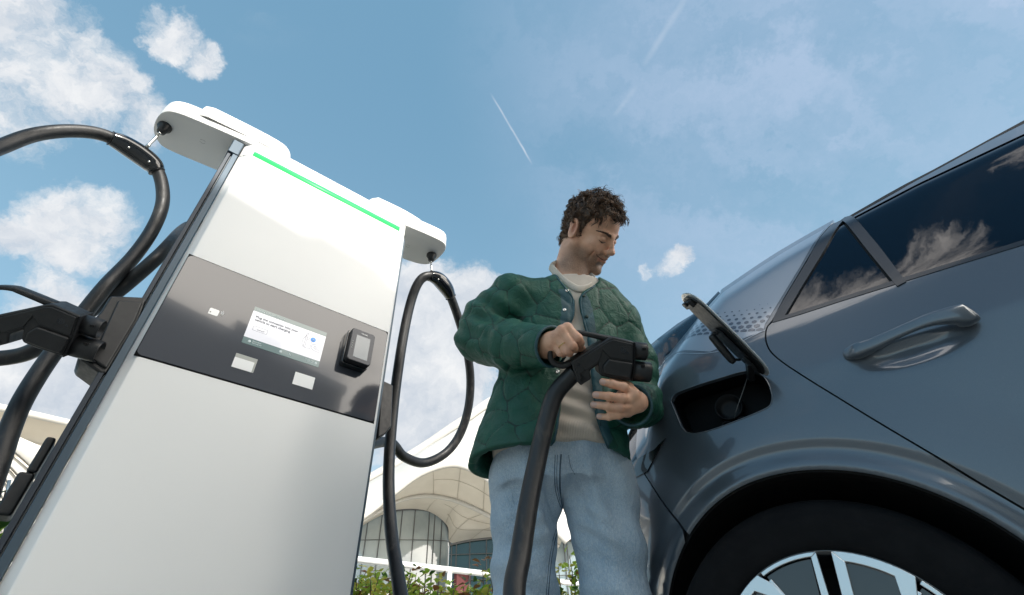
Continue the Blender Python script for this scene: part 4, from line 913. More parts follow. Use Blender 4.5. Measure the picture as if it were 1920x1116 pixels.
# --- the cable in the man's hand, also the one hung from the right arm
hc = empty('charging_cable', (-.45, 1.9, 0), 0, 'thick black cable hung from the right arm, its plug held by the man', 'charging cable')
Pc, hbody = connector(hc, 1181.9, 675.8, 1.32 * HK, 0., HK)
gl = Pc(400, 548, -.002)
RH = OCH + CX * .890 + CY * .092 + CZ * 2.017
hook_s = np.linalg.norm(RH - CAM)
K_ = [gl, Pc(345, 600, -.004)] + [at(*p) for p in ((1040, 742, 1.235), (1022, 800, 1.21), (1006, 870, 1.18), (990, 950, 1.14), (976, 1040, 1.10), (964, 1120, 1.06))] + [np.array(p) for p in
     ((-.02, 1.02, .36), (-.06, 1.02, .20), (-.13, 1.08, .08), (-.25, 1.22, .03), (-.40, 1.42, .03), (-.47, 1.60, .12))]
K_ += [at(*p) for p in ((768, 1230, 1.66), (757, 1150, 1.70), (748, 1095, 1.75), (733, 990, 1.88), (729, 880, 2.0), (738, 760, 2.12), (753, 650, 2.22), (768, 575, 2.30), (783, 533, 2.33), (800, 518, 2.35),
     (822, 524, 2.38), (843, 553, 2.42), (862, 605, 2.48), (875, 655, 2.52), (882, 710, 2.56), (878, 765, 2.58), (862, 815, 2.58), (835, 850, 2.55), (795, 868, 2.48), (757, 856, 2.38), (728, 829, 2.28))]
K_.append(OCH + CX * .74 + CY * .30 + CZ * 1.12)
MB().tube(spline(K_, 10), HR, 20).build('hose', M['hose'], hc)
def clampon(parent, pts, wire_top, eye):
    L = spline(pts, 6); n = len(L); rr = HR + .0130 * np.sin(np.linspace(.15, math.pi - .15, n)) + .002
    o = MB().tube(L, rr, 18).build('cable_clamp', M['blackgloss'], parent); XF[o.name] = XF[parent.name]
    for k in (0, n - 1): MB().tube([L[k] - (L[min(k + 1, n - 1)] - L[max(k - 1, 0)]) * .12, L[k] + (L[min(k + 1, n - 1)] - L[max(k - 1, 0)]) * .12], HR + .006, 18).build('clamp_collar', M['black'], o)
    v_ = CAM - L[n // 2]; v_ /= np.linalg.norm(v_)
    for k in (n // 3, 2 * n // 3): MB().lathe([(.0001, .004), (.0035, .003), (.004, 0)], L[k] + v_ * (HR + .0125), v_, 10).build('clamp_screw', M['steel'], o)
    MB().tube([wire_top, eye], .0016, 6).build('suspension_wire', M['steel'], o)
    d_ = (wire_top - eye); d_ /= np.linalg.norm(d_)
    MB().tube([eye - d_ * .02, eye - d_ * .008, eye + d_ * .0, eye + d_ * .035, eye + d_ * .05], [.006, .0075, .0045, .0055, .002], 10).build('wire_ferrule', M['steel'], o)
clampon(hc, [at(806, 517, 2.36), at(822, 524, 2.38), at(836, 540, 2.405), at(845, 557, 2.425)], RH, at(810, 511, 2.37))
# --- left cable with its plug parked in the holster
lc = empty('charging_cable', cl(-.35, .1, 0), 0, 'thick black cable arching from the left arm, its plug parked in the side holster', 'charging cable')
LH = OCH + CX * -.254 + CY * .123 + CZ * 2.017
K_arc = [at(*p) for p in ((-140, 335, 1.95), (-60, 300, 2.05), (0, 276, 2.14), (60, 254, 2.2), (120, 246, 2.24), (175, 249, 2.27), (215, 262, 2.28), (255, 286, 2.28), (288, 310, 2.27), (303, 343, 2.24), (304, 385, 2.19), (285, 432, 2.12), (250, 482, 2.03), (200, 535, 1.93), (150, 597, 1.88), (105, 655, 1.82), (72, 702, 1.77), (42, 752, 1.72), (20, 802, 1.68), (3, 852, 1.64), (-16, 905, 1.60), (-44, 985, 1.55), (-90, 1080, 1.50), (-150, 1180, 1.45))] + [np.array([-1.6, .65, .05]), np.array([-2.0, .7, .03])]
clampon(lc, [at(207, 259, 2.275), at(232, 271, 2.28), at(262, 290, 2.28), at(286, 309, 2.27), at(294, 322, 2.26)], LH, at(281, 270, 2.275))
Pl, lbody = connector(lc, 146, 627, 1.20, R(-17), 1.01, -.35)
K_ = [Pl(400, 548, -.002), Pl(330, 600, -.002), at(-110, 735, 1.72), at(-260, 700, 1.85), at(-380, 560, 2.0), at(-350, 430, 2.05), at(-240, 370, 2.0)] + K_arc
MB().tube(spline(K_, 10), HR, 20).build('hose', M['hose'], lc)
K_ = [np.array([-2.3, .9, .03]), np.array([-2.0, .9, .04]), at(-330, 800, 2.15), at(-230, 690, 2.1), at(-120, 655, 2.02), at(-40, 672, 1.98), at(30, 668, 1.95), at(75, 650, 1.92), at(130, 610, 1.93), at(185, 572, 1.96), at(235, 535, 1.98), at(300, 478, 2.0)]
hx_ = hitx(352, 426, -.05); K_.append(hx_ + (0, 0, 0)); K_.append(OCH + CX * .03 + CY * .36 + CZ * (hx_[2] + .05))
for j in range(len(K_) - 2): pass
MB().tube(spline(K_, 8), HR, 16).build('hose', M['hose'], lc)
# holster on the cabinet's left side
def fo(u, v, off):
    r_ = ray(u, v); k = ((OCH + CY * off - CAM) @ CY) / (r_ @ CY); P = CAM + r_ * k - OCH; return float(P @ CX), float(P @ CZ)
pts = [fo(u, v, .02) for u, v in ((207, 554), (276, 557), (262, 600), (200, 700), (188, 700), (150, 672), (148, 664), (168, 606), (188, 585))]
ho = fix_normals(MB().prism(pts, OCH, CX, CZ, CY, .02, .12).build('plug_holster', M['black'], ch, smooth=False)); bevel(ho, .008, 3, 30); XF[ho.name] = XF[ch.name]
pts = [fo(u, v, .012) for u, v in ((222, 562), (268, 566), (255, 598), (200, 690), (172, 672))]
o = fix_normals(MB().prism(pts, OCH, CX, CZ, CY, .013, .022).build('holster_face', M['black'], ho, smooth=False)); bevel(o, .004, 2, 30)
# holster on the right side
pts = [fo(u, v, .12) for u, v in ((716, 712), (738, 722), (735, 800), (722, 815), (708, 822))]
ho = fix_normals(MB().prism(pts, OCH, CX, CZ, CY, .12, .26).build('plug_holster', M['black'], ch, smooth=False)); bevel(ho, .006, 2, 30)
# ================================================================ man
from mathutils.bvhtree import BVHTree
class Field:
    """distance field on a rectilinear grid, meshed by surface nets"""
    def __init__(s, xs, ys, zs, big=.06):
        s.ax = [np.asarray(a, np.float32) for a in (xs, ys, zs)]; s.D = np.full([len(a) for a in s.ax], big, np.float32); s.big = big
    def sub(s, lo, hi):
        sl = [slice(max(0, np.searchsorted(a, l) - 1), min(len(a), np.searchsorted(a, h) + 1)) for a, l, h in zip(s.ax, lo, hi)]
        if any(q.stop <= q.start for q in sl): return None, None
        G = np.stack(np.meshgrid(*[a[q] for a, q in zip(s.ax, sl)], indexing='ij'), -1); return tuple(sl), G
    def op(s, lo, hi, fn, k=.01, neg=False, mg=None):
        mg = s.big if mg is None else mg
        sl, G = s.sub(np.asarray(lo) - mg, np.asarray(hi) + mg)
        if sl is None: return
        d = fn(G); A = s.D[sl]
        if neg: A, d = -A, d
        h = np.maximum(k - np.abs(A - d), 0) / k; r = np.minimum(A, d) - h * h * k * .25
        s.D[sl] = -r if neg else r
    def cap(s, a, b, ra, rb=None, k=.01, neg=False, mg=None):
        a = np.asarray(a, float); b = np.asarray(b, float); rb = ra if rb is None else rb; R_ = max(ra, rb); ab = b - a; L2 = max(ab @ ab, 1e-12)
        def fn(G): t = np.clip((G - a) @ ab / L2, 0, 1); return np.linalg.norm(G - a - t[..., None] * ab, axis=-1) - (ra + (rb - ra) * t)
        s.op(np.minimum(a, b) - R_, np.maximum(a, b) + R_, fn, k, neg, mg); return s
    def ell(s, c, r, M_=None, k=.01, neg=False, mg=None):
        c = np.asarray(c, float); r = np.asarray(r, float); M_ = np.eye(3) if M_ is None else M_   # rows: axes
        def fn(G):
            p = (G - c) @ M_.T; k0 = np.linalg.norm(p / r, axis=-1); k1 = np.linalg.norm(p / (r * r), axis=-1) + 1e-9; return k0 * (k0 - 1) / k1
        R_ = r.max(); s.op(c - R_, c + R_, fn, k, neg, mg); return s
    def chain(s, P, r, k=.006, **kw):
        r = np.broadcast_to(r, (len(P),))
        for i in range(len(P) - 1): s.cap(P[i], P[i + 1], r[i], r[i + 1], k, **kw)
        return s
    def mesh(s):
        D = s.D; S_ = D < 0; n = np.array(D.shape)
        c = np.zeros(n - 1, np.int8)
        for i in (0, 1):
            for j in (0, 1):
                for k in (0, 1): c += S_[i:n[0] - 1 + i, j:n[1] - 1 + j, k:n[2] - 1 + k]
        act = (c > 0) & (c < 8); ids = np.full(act.shape, -1, np.int64); idx = np.argwhere(act); ids[act] = np.arange(len(idx))
        acc = np.zeros((len(idx), 3)); cnt = np.zeros(len(idx))
        for ax_ in range(3):
            o1, o2 = [q for q in range(3) if q != ax_]
            for a in (0, 1):
                for b in (0, 1):
                    p = idx.copy(); p[:, o1] += a; p[:, o2] += b; q = p.copy(); q[:, ax_] += 1
                    d0 = D[p[:, 0], p[:, 1], p[:, 2]]; d1 = D[q[:, 0], q[:, 1], q[:, 2]]; m = (d0 < 0) != (d1 < 0)
                    t = np.where(m, d0 / np.where(m, d0 - d1, 1), 0)
                    w0 = np.stack([s.ax[i][p[:, i]] for i in range(3)], 1).astype(float); w1 = np.stack([s.ax[i][q[:, i]] for i in range(3)], 1)
                    acc += np.where(m[:, None], w0 + (w1 - w0) * t[:, None], 0); cnt += m
        V = acc / cnt[:, None]; F = []
        for ax_ in range(3):
            o1, o2 = [(1, 2), (2, 0), (0, 1)][ax_]
            A = np.take(S_, range(n[ax_] - 1), ax_); B = np.take(S_, range(1, n[ax_]), ax_); e = np.argwhere(A != B); e = e[(e[:, o1] > 0) & (e[:, o2] > 0) & (e[:, o1] < n[o1] - 1) & (e[:, o2] < n[o2] - 1)]
            ins = S_[e[:, 0], e[:, 1], e[:, 2]]; Q = []
            for a, b in ((-1, -1), (0, -1), (0, 0), (-1, 0)): q = e.copy(); q[:, o1] += a; q[:, o2] += b; Q.append(ids[q[:, 0], q[:, 1], q[:, 2]])
            Q = np.stack(Q, 1); Q[~ins] = Q[~ins][:, ::-1]; F.append(Q)
        F = np.vstack(F); F = F[(F >= 0).all(1)]
        return V, F
def vnorm(V, F):
    n = np.cross(V[F[:, 2]] - V[F[:, 0]], V[F[:, 3]] - V[F[:, 1]]); N = np.zeros_like(V)
    for k in range(4): np.add.at(N, F[:, k], n)
    return N / (np.linalg.norm(N, axis=1)[:, None] + 1e-12)
def relax(V, F, it=2, lam=.5):
    E = np.vstack([F[:, [i, (i + 1) % 4]] for i in range(4)]); E = np.vstack([E, E[:, ::-1]]); c = np.bincount(E[:, 0], minlength=len(V))[:, None]
    for _ in range(it):
        S_ = np.stack([np.bincount(E[:, 0], weights=V[E[:, 1], i], minlength=len(V)) for i in range(3)], 1); V = V + lam * (S_ / np.maximum(c, 1) - V)
    return V
def ar(a, b, h): return np.arange(a, b + h, h)
def bvh(V, F): return BVHTree.FromPolygons([tuple(v) for v in V], [tuple(int(i) for i in f) for f in F])
def hit(B, u, v, off=0.):
    r_ = ray(u, v); h_, n_, i_, d_ = B.ray_cast(Vector(CAM), Vector(r_))
    if h_ is None: return None, None
    return np.array(h_) + np.array(n_) * off, np.array(n_)
def hits(B, pts, off=0., n=6):
    out = []
    for u, v in spline(pts, n)[:, :2]:
        p, _ = hit(B, u, v, off)
        if p is not None and (not out or np.linalg.norm(p - out[-1]) < .06): out.append(p)
    return out
man = empty('person', (.14, 1.36, 0), 0, 'man with curly brown hair in green quilted jacket and light jeans holding the charging plug', 'person')
def c6(x, y, s): return at(1000 + x / 5.07, 590 + y / 5.07, s * HK)
# ------------- head frame
HC = at(1107, 437, 1.68); hf = np.array([.63, -.42, .653]); hf /= np.linalg.norm(hf); hu = np.array([.34, .90, .24]); hu -= hf * (hu @ hf); hu /= np.linalg.norm(hu); hl = np.cross(hu, hf)
HM = np.array([CM @ hf, CM @ hl, CM @ hu])       # rows: forward, left, up
HS = .985
def hp3(x, y, z): return HC + (np.array([x, y, z]) * HS) @ HM
NB = at(1071, 556, 1.57)                         # base of the neck
SHR, SHL = at(962, 556, 1.52), at(1160, 606, 1.585)
ELR, WRR = at(905, 642, 1.50), at(1028, 650, 1.25)
ELL, WRL = at(1196, 758, 1.50), at(1176, 752, 1.27)
HIPR, HIPL = at(985, 880, 1.43), at(1118, 890, 1.44)
# ------------- body (skin): one continuous surface from head to feet
fx_ = lambda a, b, lo, hi, f, c: np.unique(np.round(np.concatenate([ar(lo, a, c), ar(a, b, f), ar(b, hi, c)]), 5))
xs = fx_(.06, .40, -.22, .52, .0022, .008); ys = fx_(.95, 1.27, .92, 1.55, .0022, .008)
zs = np.unique(np.round(np.concatenate([ar(-.01, .88, .010), ar(.88, 1.14, .0022), ar(1.14, 1.40, .008), ar(1.40, 1.74, .0022)]), 5))
B_ = Field(xs, ys, zs, .05)
PEL = (HIPR + HIPL) / 2
B_.cap(NB - CZ * .07, PEL + CZ * .05, .065, .07, .03); B_.cap(HIPR, HIPL, .06, .06, .03)
B_.cap(NB - CZ * .03, SHR, .05, .05, .03).cap(NB - CZ * .03, SHL, .05, .05, .03)
B_.chain([SHR, ELR, WRR], [.05, .04, .028], .02); B_.chain([SHL, ELL, WRL], [.05, .04, .028], .02)
KR, KL = at(984, 1150, 1.38), at(1158, 1150, 1.38)
KR = at(984, 1116, 1.42); KL = at(1156, 1116, 1.43); AR_ = np.array([KR[0] - .03, KR[1] + .05, .09]); AL_ = np.array([KL[0] + .02, KL[1] + .05, .09])
for h_, k_, a_ in ((HIPR, KR, AR_), (HIPL, KL, AL_)): B_.chain([h_, k_, a_], [.070, .050, .035], .02); B_.cap(a_, a_ + np.array([0, -.12, -.05]), .035, .028, .02)
def E(x, y, z, a, b, c, k=.016, neg=False): B_.ell(hp3(x, y, z), np.array([a, b, c]) * HS, HM, k, neg, .03)
def C(p, q, ra, rb=None, k=.008, neg=False): B_.cap(hp3(*p), hp3(*q), ra * HS, (ra if rb is None else rb) * HS, k, neg, .025)
B_.cap(hp3(-.040, 0, -.052), NB, .046, .050, .012, mg=.05); B_.cap(hp3(-.055, .0, -.02), NB + CZ * .02 + CM[:, 0] * -.03, .036, .045, .02)
B_.cap(NB, SHR + CZ * .0, .045, .04, .03); B_.cap(NB - CZ * .03, SHL, .045, .04, .03)
E(-.008, 0, .035, .098, .077, .090); E(.034, 0, -.030, .056, .0600, .078, .02); E(.040, 0, -.080, .047, .050, .036, .02)
E(.078, 0, -.106, .019, .023, .017, .014); C((.000, .057, -.060), (.064, .026, -.108), .015, .013, .015); C((.000, -.057, -.060), (.064, -.026, -.108), .015, .013, .015); C((.000, -.058, -.020), (.000, -.057, -.060), .014, .014, .02); C((.000, .058, -.020), (.000, .057, -.060), .014, .014, .02)
for q in (-1, 1):
    E(.060, q * .040, -.022, .020, .022, .018, .014); E(.066, q * .036, -.043, .017, .018, .016, .012)
    C((.083, q * .010, .0165), (.074, q * .040, .0200), .0095, .0075, .012)
    E(.0955, q * .0305, .001, .0155, .0165, .0095, .009, True)
    E(.0735, q * .0310, .0005, .0142, .0160, .0118, .004)
    C((.0885, q * .018, -.0035), (.084, q * .046, -.006), .0018, .001, .004, True)
    E(.1005, q * .0120, -.0350, .0095, .0075, .0075, .006)
    C((.098, q * .020, -.036), (.0835, q * .0345, -.060), .0028, .0022, .007, True)
    C((.074, q * .046, -.045), (.066, q * .046, -.070), .0022, .0016, .008, True)
    E(-.010, q * .0800, -.004, .0185, .0065, .0330, .006); E(-.005, q * .0862, .002, .0085, .0070, .0185, .002, True)
    C((-.020, q * .083, .022), (.004, q * .081, .024), .0042, .004, .004)
    ER = [(-.011 + .0165 * math.cos(a), q * (.0835 + .003 * math.sin(a + .5)), -.001 + .0305 * math.sin(a)) for a in np.linspace(-1.9, 2.9, 12)]
    for a_, b_ in zip(ER[:-1], ER[1:]): C(a_, b_, .0034, .0034, .003)
C((.087, 0, .014), (.1085, 0, -.026), .0075, .0088, .010); E(.1095, 0, -.0300, .0115, .0108, .0098, .007)
C((.0945, 0, -.040), (.0950, 0, -.050), .0075, .0075, .010)
C((.0975, 0, -.0560), (.0870, .022, -.0570), .0058, .0035, .005); C((.0975, 0, -.0560), (.0870, -.022, -.0570), .0058, .0035, .005)
C((.0950, 0, -.0670), (.0860, .018, -.0625), .0066, .0035, .005); C((.0950, 0, -.0670), (.0860, -.018, -.0625), .0066, .0035, .005)
for q in (-1, 1): C((.1015, 0, -.0625), (.0900, q * .0255, -.0570), .0020, .0018, .004, True); C((.0900, q * .0255, -.0570), (.0815, q * .0340, -.0500), .0022, .0014, .004, True)
C((.0890, -.012, -.0800), (.0890, .012, -.0800), .0035, .0035, .010, True)
# right hand (left in the picture): fist round the handle
k6 = .006
WR = c6(165, 262, 1.335)
B_.cap(WRR, WR, .027, .026, .02)
kn = {'i': [(322, 128, 1.318), (425, 222, 1.302), (452, 268, 1.335), (420, 330, 1.375)], 'm': [(270, 152, 1.312), (372, 292, 1.294), (395, 325, 1.335), (350, 340, 1.375)],
      'r': [(222, 205, 1.314), (318, 348, 1.298), (345, 372, 1.335), (300, 350, 1.375)], 'p': [(188, 270, 1.322), (258, 362, 1.312), (282, 378, 1.340), (255, 350, 1.370)]}
rr_ = {'i': [.0118, .0108, .0095, .0085], 'm': [.0120, .0108, .0095, .0085], 'r': [.0115, .0102, .0090, .0080], 'p': [.0105, .0092, .0082, .0075]}
for q in 'imrp':
    P_ = [c6(*p) for p in kn[q]]; B_.chain(P_, rr_[q], .0015, mg=.02)
    B_.ell(P_[0], (.0118, .0118, .0105), k=.006, mg=.02); B_.cap(WR, P_[0], .0165, .0105, .010, mg=.03)
    B_.ell(P_[1], (.0112, .0112, .0108), k=.002, mg=.02)
B_.cap(c6(200, 290, 1.345), c6(300, 170, 1.340), .014, .014, .012, mg=.03)
B_.chain([c6(215, 215, 1.36), c6(300, 300, 1.385), c6(400, 322, 1.375), c6(462, 322, 1.358)], [.014, .0125, .0105, .0095], .005, mg=.02)
# left hand (right in the picture): open fingers supporting the plug
WL = c6(985, 830, 1.355); B_.cap(WRL, WL, .027, .025, .02)
kl_ = [([(908, 748, 1.346), (858, 690, 1.324), (752, 662, 1.316), (660, 640, 1.320)], [.0125, .0112, .0098, .0086]),
       ([(925, 806, 1.338), (850, 798, 1.312), (722, 778, 1.304), (592, 763, 1.312)], [.0125, .0112, .0098, .0086]),
       ([(915, 868, 1.340), (830, 884, 1.314), (705, 872, 1.308), (572, 856, 1.316)], [.0120, .0106, .0094, .0082]),
       ([(890, 918, 1.346), (812, 956, 1.322), (718, 972, 1.316), (625, 969, 1.322)], [.0110, .0095, .0084, .0074])]
NAILS = []
for P_, r_ in kl_:
    P_ = [c6(*p) for p in P_]; B_.chain(P_, r_, .0018, mg=.02); B_.cap(WL, P_[0], .018, .0120, .012, mg=.03); B_.ell(P_[1], (r_[1] * 1.06,) * 3, k=.004, mg=.02); B_.ell(P_[2], (r_[2] * 1.05,) * 3, k=.004, mg=.02)
    NAILS.append((P_[3] + (P_[2] - P_[3]) * .08, P_[3] - P_[2], r_[3]))
B_.cap(c6(905, 770, 1.350), c6(905, 900, 1.350), .014, .013, .012, mg=.03)
B_.chain([c6(960, 760, 1.335), c6(900, 690, 1.365), c6(830, 640, 1.385), c6(760, 620, 1.39)], [.015, .0125, .011, .010], .008, mg=.02)
V, F = B_.mesh(); V = relax(V, F, 1, .25)
def skinfn(t, b):
    o = oc(t)
    n = t.noise(o, 55, 5, .6); n2 = t.noise(o, 14, 3, .5)
    base = t.mix(t.smooth(n2, .35, .65), (.74, .44, .30), (.64, .35, .225))
    base = t.mix(t.m('MULTIPLY', t.smooth(n, .45, .75), .35), base, (.36, .16, .11))
    a = t.new('ShaderNodeAttribute', attribute_name='zone').outputs['Vector']; sx = t.new('ShaderNodeSeparateXYZ', {'Vector': a})
    base = t.mix(t.m('MULTIPLY', sx.outputs[0], t.smooth(t.noise(o, 700, 2), .3, .6, .5, .95)), base, (.20, .120, .078))   # stubble, darkened further to stand in for shade under the jaw
    base = t.mix(sx.outputs[1], base, (.40, .13, .095))                    # lips, ear, nose tip
    t.put(b.inputs['Base Color'], base); t.put(b.inputs['Roughness'], t.smooth(n, .3, .7, .42, .56)); bump(t, b, t.noise(o, 420, 4), .18, .0008)
    b.inputs['Subsurface Weight'].default_value = .08; b.inputs['Subsurface Radius'].default_value = (.010, .004, .002); b.inputs['Subsurface Scale'].default_value = .6
M['skin'] = mat('skin', (.45, .25, .17), .5, fn=skinfn)
body = part('body', V, F, M['skin'], man)
L_ = (V - HC) @ HM.T / HS; x, y, z = L_.T; hd = (np.abs(L_) < .2).all(1)
g = lambda d, s: np.exp(-(d / s) ** 2)
stb = sst(-z, .030, .062) * sst(x, -.02, .035) * sst(z, -.150, -.115) * (1 - .85 * (g(x - .075, .02) * g(np.abs(y) - .036, .012) * g(z + .045, .014)))
stb = np.maximum(stb, .8 * g(z + .046, .009) * (np.abs(y) < .026) * (x > .085)) * hd; stb = np.where((z < -.085), np.maximum(stb, .9 * sst(x, -.01, .05) * sst(z, -.15, -.12)), stb) * hd
lip = (np.exp(-((z + .0615 + .15 * np.abs(y)) / .0085) ** 4) * (np.abs(y) < .024) * (x > .080)) * .85
red = np.maximum.reduce([lip, .75 * g(np.linalg.norm(L_ - (-.008, -.084, 0), axis=1), .028), .4 * g(np.linalg.norm(L_ - (.110, 0, -.032), axis=1), .014), .30 * g(np.linalg.norm(L_ - (.070, -.040, -.030), axis=1), .022)]) * hd
stb = stb * (1 - lip)
# knuckles a little redder
for P_ in [c6(*kn[q][j]) for q in 'imrp' for j in (0, 1)] + [c6(*p) for p in ((858, 690, 1.296), (850, 798, 1.284), (830, 884, 1.286), (660, 640, 1.292), (592, 763, 1.284), (572, 856, 1.288), (625, 969, 1.294))]:
    red = np.maximum(red, .5 * g(np.linalg.norm(V - P_, axis=1), .014))
at_ = body.data.attributes.new('zone', 'FLOAT_VECTOR', 'POINT'); at_.data.foreach_set('vector', np.stack([stb, red * .75, red * 0], 1).astype(np.float32).ravel())
BB = bvh(V, F)
# eyes: lash lines, a glimpse of the eyeball, eyebrows
M['hairdark'] = mat('dark_brown_hair', (.028, .017, .012), .45, fn=vary((.040, .022, .013), (.12, .068, .038), 60, .3, .7))
M['hairlight'] = mat('light_brown_hair', (.20, .115, .065), .4)
def onface(x, y, z, off=.0):
    o_ = hp3(x + .06, y * 1.25, z); d_ = hp3(x - .02, y, z) - o_; h_, n_, i_, q_ = BB.ray_cast(Vector(o_), Vector(d_ / np.linalg.norm(d_)))
    return (np.array(h_) + np.array(n_) * off) if h_ is not None else hp3(x, y, z)
M['brow'] = mat('eyebrow_hair', (.07, .040, .025), .6)
mb = MB()
for q in (-1, 1): mb.tube([onface(.085, q * yy, zz, .0003) for yy, zz in ((.0175, -.0055), (.024, -.0075), (.031, -.0088), (.038, -.0078), (.0445, -.0045))], [.0008, .0017, .0020, .0018, .0009], 6)
mb.build('eyelashes', M['hairdark'], body)
M['mouth'] = mat('mouth_line', (.10, .035, .028), .6)
MB().tube([onface(.09, yy, zz, -.0003) for yy, zz in ((-.0330, -.0505), (-.0285, -.0550), (-.020, -.0590), (-.010, -.0618), (0, -.0628), (.010, -.0618), (.020, -.0590), (.0285, -.0550))], [.0010, .0015, .0014, .0013, .0013, .0013, .0014, .0012], 6).build('mouth', M['mouth'], body)
for q in (-1, 1): MB().tube([onface(.085, q * yy, zz, -.0002) for yy, zz in ((.025, -.0098), (.031, -.0110), (.037, -.0100))], [.0008, .0015, .0008], 6).build('eye', mat('eye', (.06, .045, .035), .1, coat=1.), body)
for q in (-1, 1):
    mb = MB()
    for j in range(210):
        t = rng.random(); yy = .011 + t * .041; zz = .0165 + .006 * math.sin(t * 2.6) + rng.normal() * .0024 * (1.2 - t); p = onface(.085, q * yy, zz, .0002); p2 = onface(.085, q * (yy + .006), zz + .0015 * (1 - 2 * t) + .001, .0012); mb.tube([p, (p + p2) / 2 + HM[0] * .0008, p2], [.0008, .0007, .0003], 3, cap=False)
    o = mb.build('eyebrow', M['brow'], body); tag(o, kind='stuff')
mb = MB()
M['nail'] = mat('fingernail', (.56, .36, .30), .28)
for p, d_, r_ in NAILS:
    d_ = d_ / np.linalg.norm(d_); vw = CAM - p; vw -= d_ * (vw @ d_); vw /= np.linalg.norm(vw); sd_ = np.cross(d_, vw); K = MB()
    vts = []; fc = []
    for i in range(7):
        for j in range(7):
            a = -.75 + 1.5 * i / 6; t = -.55 + 1.15 * j / 6; wd_ = 1 - .25 * max(0, abs(t - .03) - .35) * 2; vts.append(p + sd_ * math.sin(a * wd_) * r_ * 1.02 + vw * math.cos(a * wd_) * r_ * 1.04 + d_ * t * r_ * 1.5 - vw * max(0, t) ** 2 * r_ * .5)
    fc = [(i * 7 + j, i * 7 + j + 1, i * 7 + j + 8, i * 7 + j + 7) for i in range(6) for j in range(6)]
    part('fingernail', vts, fc, M['nail'], body)
# ring
rp_ = c6(288, 302, 1.3055); ra_ = c6(*kn['r'][1]) - c6(*kn['r'][0]); ra_ /= np.linalg.norm(ra_); a_ = np.cross(ra_, CM[:, 2]); a_ /= np.linalg.norm(a_); b_ = np.cross(ra_, a_)
rp_ = c6(*kn['r'][0]) + (c6(*kn['r'][1]) - c6(*kn['r'][0])) * .62
MB().tube([rp_ + (a_ * math.cos(t) + b_ * math.sin(t)) * .0116 for t in np.linspace(0, 2 * math.pi, 25)], .0012, 8, cap=False).build('ring', mat('gold', (.80, .55, .22), .2, 1.), body)
# ------------- hair: a cap under about three thousand curls
def hline(x): return np.interp(x, [-.12, -.085, -.045, -.030, -.022, .002, .010, .018, .024, .040, .060, .080, .1], [-.085, -.088, -.060, -.040, .022, .026, -.012, -.012, .012, .050, .068, .084, .09])
Hf = Field(ar(HC[0] - .14, HC[0] + .14, .004), ar(HC[1] - .14, HC[1] + .14, .004), ar(HC[2] - .14, HC[2] + .15, .004), .05)
Hf.ell(hp3(-.008, 0, .036), np.array((.1000, .0800, .0925)) * HS, HM)
Hf.ell(hp3(-.050, 0, -.030), np.array((.050, .058, .060)) * HS, HM, .02)
Vh, Fh = Hf.mesh(); Lh = (Vh - HC) @ HM.T / HS; kp_ = Lh[:, 2] > hline(Lh[:, 0]); Fh = Fh[kp_[Fh].all(1)]
used = np.unique(Fh); mp = np.full(len(Vh), -1); mp[used] = np.arange(len(used)); cap_ = part('hair', Vh[used], mp[Fh], M['hairdark'], body)
def curls(n, per, m, seed, name, lo, hi, r0, wild=1.):
    rg = np.random.default_rng(seed); mb = MB(); cnt = 0
    for f in Fh[rg.integers(0, len(Fh), n * 3)]:
        if cnt >= n: break
        p = Vh[f].mean(0); l = (p - HC) @ HM.T / HS
        if l[2] < hline(l[0]): continue
        cnt += 1
        nn = l - np.array([-.008, 0, .03]); nn /= np.linalg.norm(nn); top = sst(l[2], .02, .09)
        ln0 = rg.uniform(lo, hi) * (.50 + .55 * top) * (.75 if l[0] < -.05 else 1)
        flow = np.array([.9, -.35, -.15]) if l[2] > .05 else np.array([-.5, 0, -.8]); tg = rg.normal(size=3) * .75 + flow; tg -= nn * (tg @ nn); tg /= np.linalg.norm(tg); bt = np.cross(nn, tg)
        cr0 = rg.uniform(.0050, .0105); fr0 = rg.uniform(.45, 1.05) * 2 * math.pi * rg.choice((-1, 1)); ph0 = rg.uniform(0, 6.28); lift = rg.uniform(.12, .36) * wild
        for j in range(per):
            d_ = rg.normal(size=3) * .0022; ln = ln0 * rg.uniform(.8, 1.15); cr = cr0 * rg.uniform(.75, 1.2); fr = fr0 * rg.uniform(.92, 1.08); ph = ph0 + rg.normal() * .22; pts = []
            for t in np.linspace(0, 1, 10):
                q = l + d_ + nn * (math.sin(t * 2.3) * ln * lift - .003) + tg * ln * t * .8 + (nn * math.cos(fr * t + ph) + bt * math.sin(fr * t + ph)) * cr * min(1, t * 2.2)
                pts.append(HC + (q * HS) @ HM)
            mb.tube(pts, np.array([1, 1, 1, 1, 1, .95, .9, .8, .6, .25]) * r0 * rg.uniform(.7, 1.3), 4, cap=False)
    o = mb.build(name, m, body); tag(o, kind='stuff'); return o
curls(430, 7, M['hairdark'], 3, 'curls', .036, .062, .00080); curls(130, 6, M['hairlight'], 5, 'curls', .036, .060, .0006); curls(150, 1, M['hairdark'], 9, 'curls', .045, .065, .00045, 1.6)
